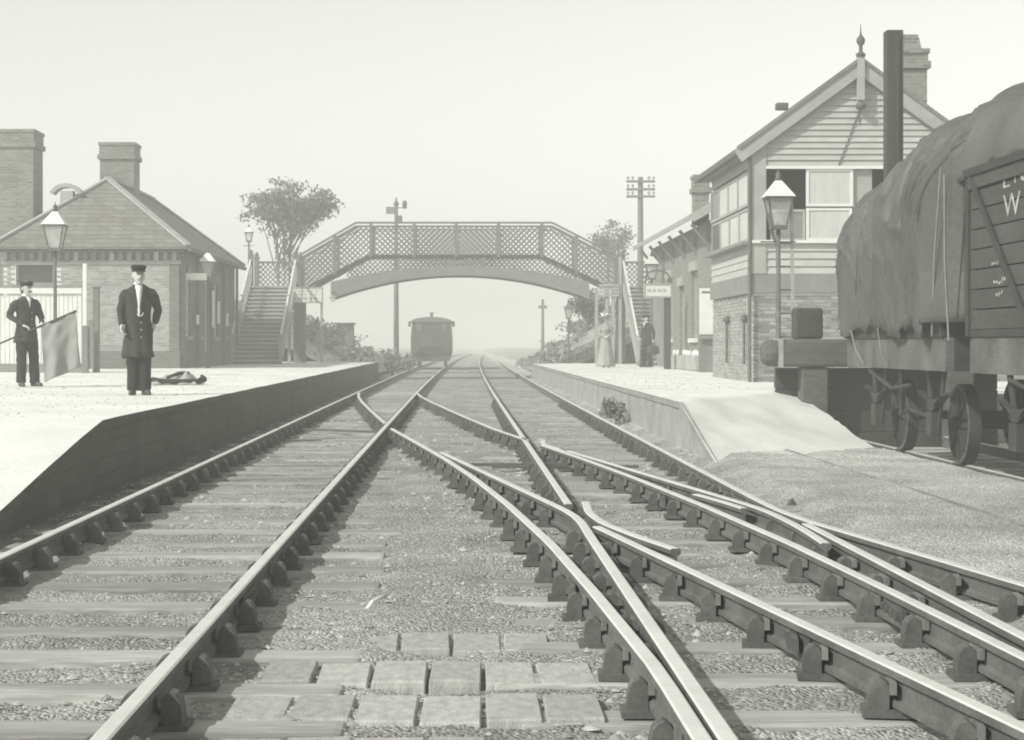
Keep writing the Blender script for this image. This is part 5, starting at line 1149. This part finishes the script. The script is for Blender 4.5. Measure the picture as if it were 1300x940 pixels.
    for i, z in enumerate(zs):
        hw_ = (.040*(1 - i/11)**1.2 + (.012 if open_front else .003))*k; y = front_y(z); vs += [(-hw_, y, z*k), (0, y-.008*k, z*k), (hw_, y, z*k)]
    sf = MB().add(vs, [f for i in range(11) for f in ((i*3, i*3+1, i*3+4, i*3+3), (i*3+1, i*3+2, i*3+5, i*3+4))]).build('shirt_front', 'cloth_white', None, smooth=True); sf.parent = t; so_ = sf.modifiers.new('solid', 'SOLIDIFY'); so_.thickness = .01
    for sx in (-1, 1):
        vs = []
        for i, z in enumerate(np.linspace(1.47, 1.16, 7)):
            wi = (.040*(1-i/6)**1.1 + .014)*k; we = wi + (.050*math.sin(math.pi*(i+.6)/7))*k; y = front_y(z); vs += [(sx*wi, y-.006*k, z*k), (sx*we, y+.010*k, z*k)]
        q = MB().add(vs, [(2*i, 2*i+1, 2*i+3, 2*i+2) for i in range(6)]).build('lapel', coat_m, None); q.parent = t; q.modifiers.new('solid', 'SOLIDIFY').thickness = .012
    for z in ((.98, .88, .78) if open_front else (1.22, 1.12, 1.02)):
        q = MB().ball((.03*k, front_y(z)-.012*k, z*k), .011*k, .006*k, .011*k, 6).build('button', 'lead', None); q.parent = t
    face_details(t, hc, head_ang, k, hairm, moustache, beard)
    M = Matrix.Translation(hc) @ Matrix.Rotation(head_ang, 4, 'Z'); hm = MB()
    if hat == 'cap':
        hm.rings([(0,.012,.050,.088,.104),(0,.012,.085,.092,.108),(0,.008,.105,.104,.120),(0,.006,.125,.106,.122),(0,.008,.140,.08,.09)], 20)
        n = 10; pk = [( .085*math.cos(R(200+140*i/n)), -.05 + .11*math.sin(R(200+140*i/n)), .050 - .018*math.sin(math.pi*i/n)) for i in range(n+1)]; inn = [(.083*math.cos(R(200+140*i/n)), -.02 + .075*math.sin(R(200+140*i/n)), .062) for i in range(n+1)]
        hm.add(pk + inn, [(i, i+1, n+2+i, n+1+i) for i in range(n)])
    elif hat == 'flat':
        hm.rings([(0,.01,.045,.086,.100),(0,.0,.075,.100,.118),(0,-.008,.095,.102,.120),(0,-.004,.115,.08,.095)], 18); hm.rings([(0,-.105,.046,.055,.035),(0,-.105,.056,.055,.038)], 12)
    hm.v = [tuple(M @ (Vector(v)*k)) for v in hm.v]; q = hm.build('cap', 'cloth_dark', None, smooth=True); q.parent = t
    t.rotation_euler = (0, 0, rz); return t
m2Y = .69*FPX/64; m2X = PX(176, m2Y)
A = lambda sx, el, wr, hd, pn=(0,-1,0), c=.6: ((sx*.175, .0, 1.405), el, wr, hd, pn, c)
m2 = man('man in peaked cap and long dark coat with white shirt front, left platform', (m2X, m2Y, LPZ+.008), R(12), 1.76,
    [A(-1, (-.245, .03, 1.13), (-.225, -.09, .92), (.10, -.35, -.93), (.8, -.5, 0), .9), A(1, (.27, .10, 1.15), (.225, .20, .96), (-.75, .35, -.5), (0, 1, 0), .6)],
    [(-.075, .0, -.25), (.085, -.02, .35)], None, head_ang=R(10), coat_len=.42, open_front=True, beard=False, moustache=True, hat='cap', hairm='hair_grey')
# watch chain
wc = MB().tube([(-.03,-.158,1.10),(0,-.160,1.075),(.035,-.160,1.075),(.06,-.152,1.12)], .006, 6).build('watch_chain', 'paint_white', None); wc.parent = m2
m1Y = .69*FPX/53; m1X = PX(33, m1Y)
m1 = man('man in flat cap and dark jacket holding a flag pole at far left', (m1X, m1Y, LPZ+.006), R(40), 1.74,
    [A(-1, (-.30, .02, 1.16), (-.13, -.20, 1.00), (.6, -.5, -.35), (.2, -.3, -.9), 1.2), A(1, (.26, -.04, 1.14), (.16, -.24, 1.04), (.1, -.7, -.3), (0, -.3, -.9), 1.2)],
    [(-.09, .0, -.2), (.13, -.06, .3)], None, head_ang=R(18), coat_len=.20, open_front=False, hat='flat', trouser_m='cloth_dark')
# flag on its pole, held by the man
fY = m1Y - .33
fg = thing('flag', 'grey cloth flag hanging from a slanting pole beside the man at far left', 'flag', (PX(75, fY), fY, LPZ))
pa, pb = P(-4, 438, fY+.05), P(97, 395, fY-.05)
MB().tube([pa, pb], [.014, .020], 8).build('pole', 'timber_dark', fg)
U4, V4 = np.meshgrid(np.linspace(0, 1, 40), np.linspace(0, 1, 34)); top0, top1 = P(52, 414, fY), P(96, 396.5, fY-.05); bot0, bot1 = P(55, 486, fY), P(103, 466, fY)
lerp4 = lambda i: (top0[i]*(1-U4)+top1[i]*U4)*(1-V4) + (bot0[i]*(1-U4)+bot1[i]*U4)*V4
Zf = np.maximum(lerp4(2), LPZ+.03); fl_ = grid_obj('cloth', lerp4(0)-fg.location.x, lerp4(1)-fg.location.y + .07*np.sin(U4*11 + V4*1.5)*V4 + .03*vn(U4*5, V4*5), Zf-fg.location.z, 'flag_cloth', fg); so = fl_.modifiers.new('solid', 'SOLIDIFY'); so.thickness = .006
# man on the right platform with a bag
m3Y = .75*FPX/28.6; m3X = PX(821, m3Y)
m3 = man('man in dark suit carrying a bag before the right-hand stairs', (m3X, m3Y, RPZ+.008), R(-55), 1.74,
    [A(-1, (-.25, .02, 1.14), (-.20, -.12, .95), (0, -.3, -.9), (.8, -.3, 0), .7), A(1, (.27, .08, 1.15), (.27, .06, .90), (.05, -.05, -1), (-1, 0, 0), 1.2)],
    [(-.08, -.05, -.1), (.09, .06, .15)], None, head_ang=R(-10), coat_len=.20, coat_m='cloth_dark', hat='flat')
Mx = Matrix.Translation(Vector(m3.location)) @ Matrix.Rotation(m3.rotation_euler.z, 4, 'Z'); bc = Mx @ Vector((.27, .06, .60)); bgx = thing('travel_bag', 'dark leather bag hanging from the hand of the man on the right platform', 'bag', tuple(bc))
b_ = MB(); b_.rings([(0,0,-.16,.10,.22),(0,0,-.12,.12,.25),(0,0,.05,.10,.23),(0,0,.12,.03,.20)], 16); q = b_.build('body', 'leather', None, smooth=True); q.parent = bgx
b_ = MB().tube([(0,-.09,.11),(0,-.07,.19),(0,.07,.19),(0,.09,.11)], .012, 6); q = b_.build('handle', 'leather', None); q.parent = bgx; bgx.rotation_euler = (0, 0, R(-55))
# woman in a wide hat
wY = .75*FPX/29; wX = PX(769, wY)
wm = thing('person', 'woman in wide flowered hat and long pale dress on the right platform', 'person', (wX, wY, RPZ+.008)); k = 1.72/1.75; hc = Vector((0, -.01, 1.60))
bd_ = MB(); head(bd_, hc, .95, R(15)); bd_.tube([(0,.01,1.36),(0,0,1.53)], [.05,.043], 10); bd_.rings([(0,0,.9,.13,.10),(0,0,1.05,.10,.08),(0,0,1.25,.13,.10),(0,0,1.38,.12,.08),(0,0,1.43,.05,.05)], 14)
for sx in (-1, 1):
    bd_.tube([(sx*.145,0,1.36),(sx*.20,.0,1.12),(sx*.06,-.17,1.02)], [.045,.036,.024], 8); hand(bd_, (sx*.06,-.17,1.02), (-sx*.8,-.3,-.2), (0,.4,-.9), .9, .9)
for sx in (-1, 1): bd_.tube([(sx*.08,0,.92),(sx*.08,-.01,.5),(sx*.08,0,.06)], [.075,.05,.035], 8)
part_mesh('body', remeshed(bd_, .0085, 2), 'skin', wm)
bl = MB(); bl.rings([(0,0,1.02,.108,.092),(0,0,1.10,.125,.105),(0,-.02,1.25,.155,.135),(0,0,1.36,.150,.095),(0,0,1.42,.065,.060),(0,0,1.48,.050,.050)], 16)
for sx in (-1, 1): bl.tube([(sx*.145,0,1.37),(sx*.185,0,1.24),(sx*.205,0,1.11),(sx*.08,-.15,1.03)], [.062,.070,.056,.034], 9)
part_mesh('blouse', remeshed(bl, .012, 4), 'cloth_pale', wm)
skm = MB(); nn = 40; pr = [(.31,.03),(.29,.12),(.235,.45),(.19,.75),(.16,.95),(.108,1.05)]; vs = []
for i, (r, z) in enumerate(pr):
    for j in range(nn):
        a = 2*math.pi*j/nn; rr_2 = r*(1 + .06*math.sin(a*9)*(1-i/6)); vs.append((rr_2*math.cos(a), rr_2*.85*math.sin(a), z))
skm.add(vs, [(i*nn+j, i*nn+(j+1)%nn, (i+1)*nn+(j+1)%nn, (i+1)*nn+j) for i in range(len(pr)-1) for j in range(nn)] + [tuple(range(nn))[::-1], tuple(range(len(vs)-nn, len(vs)))]); q = skm.build('skirt', 'cloth_pale', None, smooth=True); q.parent = wm
q = MB().rings([(0,0,1.0,.125,.11),(0,0,1.06,.118,.104)], 16).build('belt', 'cloth_grey', None, smooth=True); q.parent = wm
for sx in (-1, 1):
    s_o = MB(); shoe(s_o, (sx*.08, -.10, 0), 0); q = s_o.build('shoe', 'leather', None, smooth=True); q.parent = wm
face_details(wm, hc, R(15), .95, 'hair_dark', False, False)
hm = MB().rings([(0,.02,.055,.13,.14),(0,.02,.052,.25,.24),(0,.02,.065,.255,.245),(0,.02,.08,.13,.14),(0,.02,.15,.11,.12),(0,.03,.19,.05,.06)], 24); hm.v = [tuple(hc + Vector(v)) for v in hm.v]; q = hm.build('hat', 'cloth_grey', None, smooth=True); q.parent = wm
hm = MB()
for kx in range(7): hm.ball(tuple(hc + Vector((.12*math.cos(kx), .02+.12*math.sin(kx), .11+.03*(kx%2)))), .05, .05, .04, 6)
q = hm.build('hat_flowers', 'cloth_white', None, smooth=True); q.parent = wm

# heap of cloth on the left platform
hpY = .69*FPX/51.0; hX = PX(226, hpY)
U5, V5 = np.meshgrid(np.linspace(-1, 1, 60), np.linspace(-1, 1, 40)); rad = np.sqrt(U5**2 + V5**2); bump_ = np.clip(1 - np.maximum(np.abs(U5), np.abs(V5))**2.2, 0, 1)
Hh = bump_*(.08 + .07*vn(U5*2.2+5, V5*2) + .035*vn(U5*6, V5*6) + .05*np.exp(-((U5-.3)/.4)**2 - (V5/.6)**2) + .03*np.abs(np.sin(U5*7+V5*3))); Hh = np.maximum(Hh*1.35, .004)
hp = thing('cloth_heap', 'crumpled pale sacking heaped on the platform behind the man in the long coat', 'sacking', (hX, hpY, LPZ+.012))
grid_obj('cloth', U5*.40*(1+.18*vn(V5*3, U5)), V5*.42*(1+.15*vn(U5*3, V5+9)), Hh, 'cloth_pale', hp)
hh_ = MB(); hh_.tube([(-.50,-.05,.04),(-.40,-.22,.09),(-.2,-.33,.05),(.1,-.38,.06),(.36,-.27,.05),(.46,-.08,.09),(.40,.05,.14)], [.03,.04,.05,.035,.05,.055,.03], 8).tube([(-.15,-.30,.12),(.05,-.22,.19),(.22,-.15,.20)], [.02,.035,.02], 8); q = hh_.build('dark_fold', 'cloth_dark', None, smooth=True); q.parent = hp
eg = thing('step_shade_line', 'dark strip standing in for the shade line of the step along the sandy yard', 'shade strip', (4.0, 16, -.1))  # dark strip added where the step down would only cast shade
yq = 8.2
while yq < 24.0:
    ln = random.uniform(2.2, 3.0); MB().box(3.99, 4.015, yq+.01, min(yq+ln, 24.2), -.2, -.078+random.uniform(-.008,.008)).build('shade_strip', 'timber_mid', eg, bevel=.005); yq += ln
# small odds and ends on the ground
stk = MB().tube([(0,0,.02),(.03,.10,.05),(.035,.28,.03),(.09,.42,.05)], [.012,.016,.016,.008], 6).build('stick', 'paint_white', smooth=True); tag(stk, 'short pale stick lying between the tracks near the setts', 'stick'); stk.location = (PX(466, 9.7), 9.6, -.2)
st_ = MB().add([(.045,0,0),(.01,.04,0),(-.04,.02,0),(-.02,-.035,0),(.02,-.03,0),(.005,.0,.06)], [(0,1,5),(1,2,5),(2,3,5),(3,4,5),(4,0,5),(4,3,2,1,0)]).build('stone', 'iron'); tag(st_, 'single dark stone on the pale yard right of the rails', 'stone'); st_.location = (PX(1005, 14.9), 14.9, -.09)

# ------------------------------------------------------------------ haze
hz = MB().box(-950, 950, -80, 1600, -1.2, 11.2).build('haze', 'paint_white'); hz.data.materials.clear()
hm_ = bpy.data.materials.new('haze_air'); hm_.use_nodes = True; nt = hm_.node_tree; nt.nodes.clear(); vo = nt.nodes.new('ShaderNodeVolumePrincipled'); oo = nt.nodes.new('ShaderNodeOutputMaterial')
vo.inputs['Color'].default_value = (.985, .99, .955, 1); vo.inputs['Density'].default_value = HAZE_DENSITY; vo.inputs['Anisotropy'].default_value = 0.0
nt.links.new(vo.outputs[0], oo.inputs['Volume']); hz.data.materials.append(hm_); tag(hz, 'pale even haze filling the air over the whole station', kind='stuff')
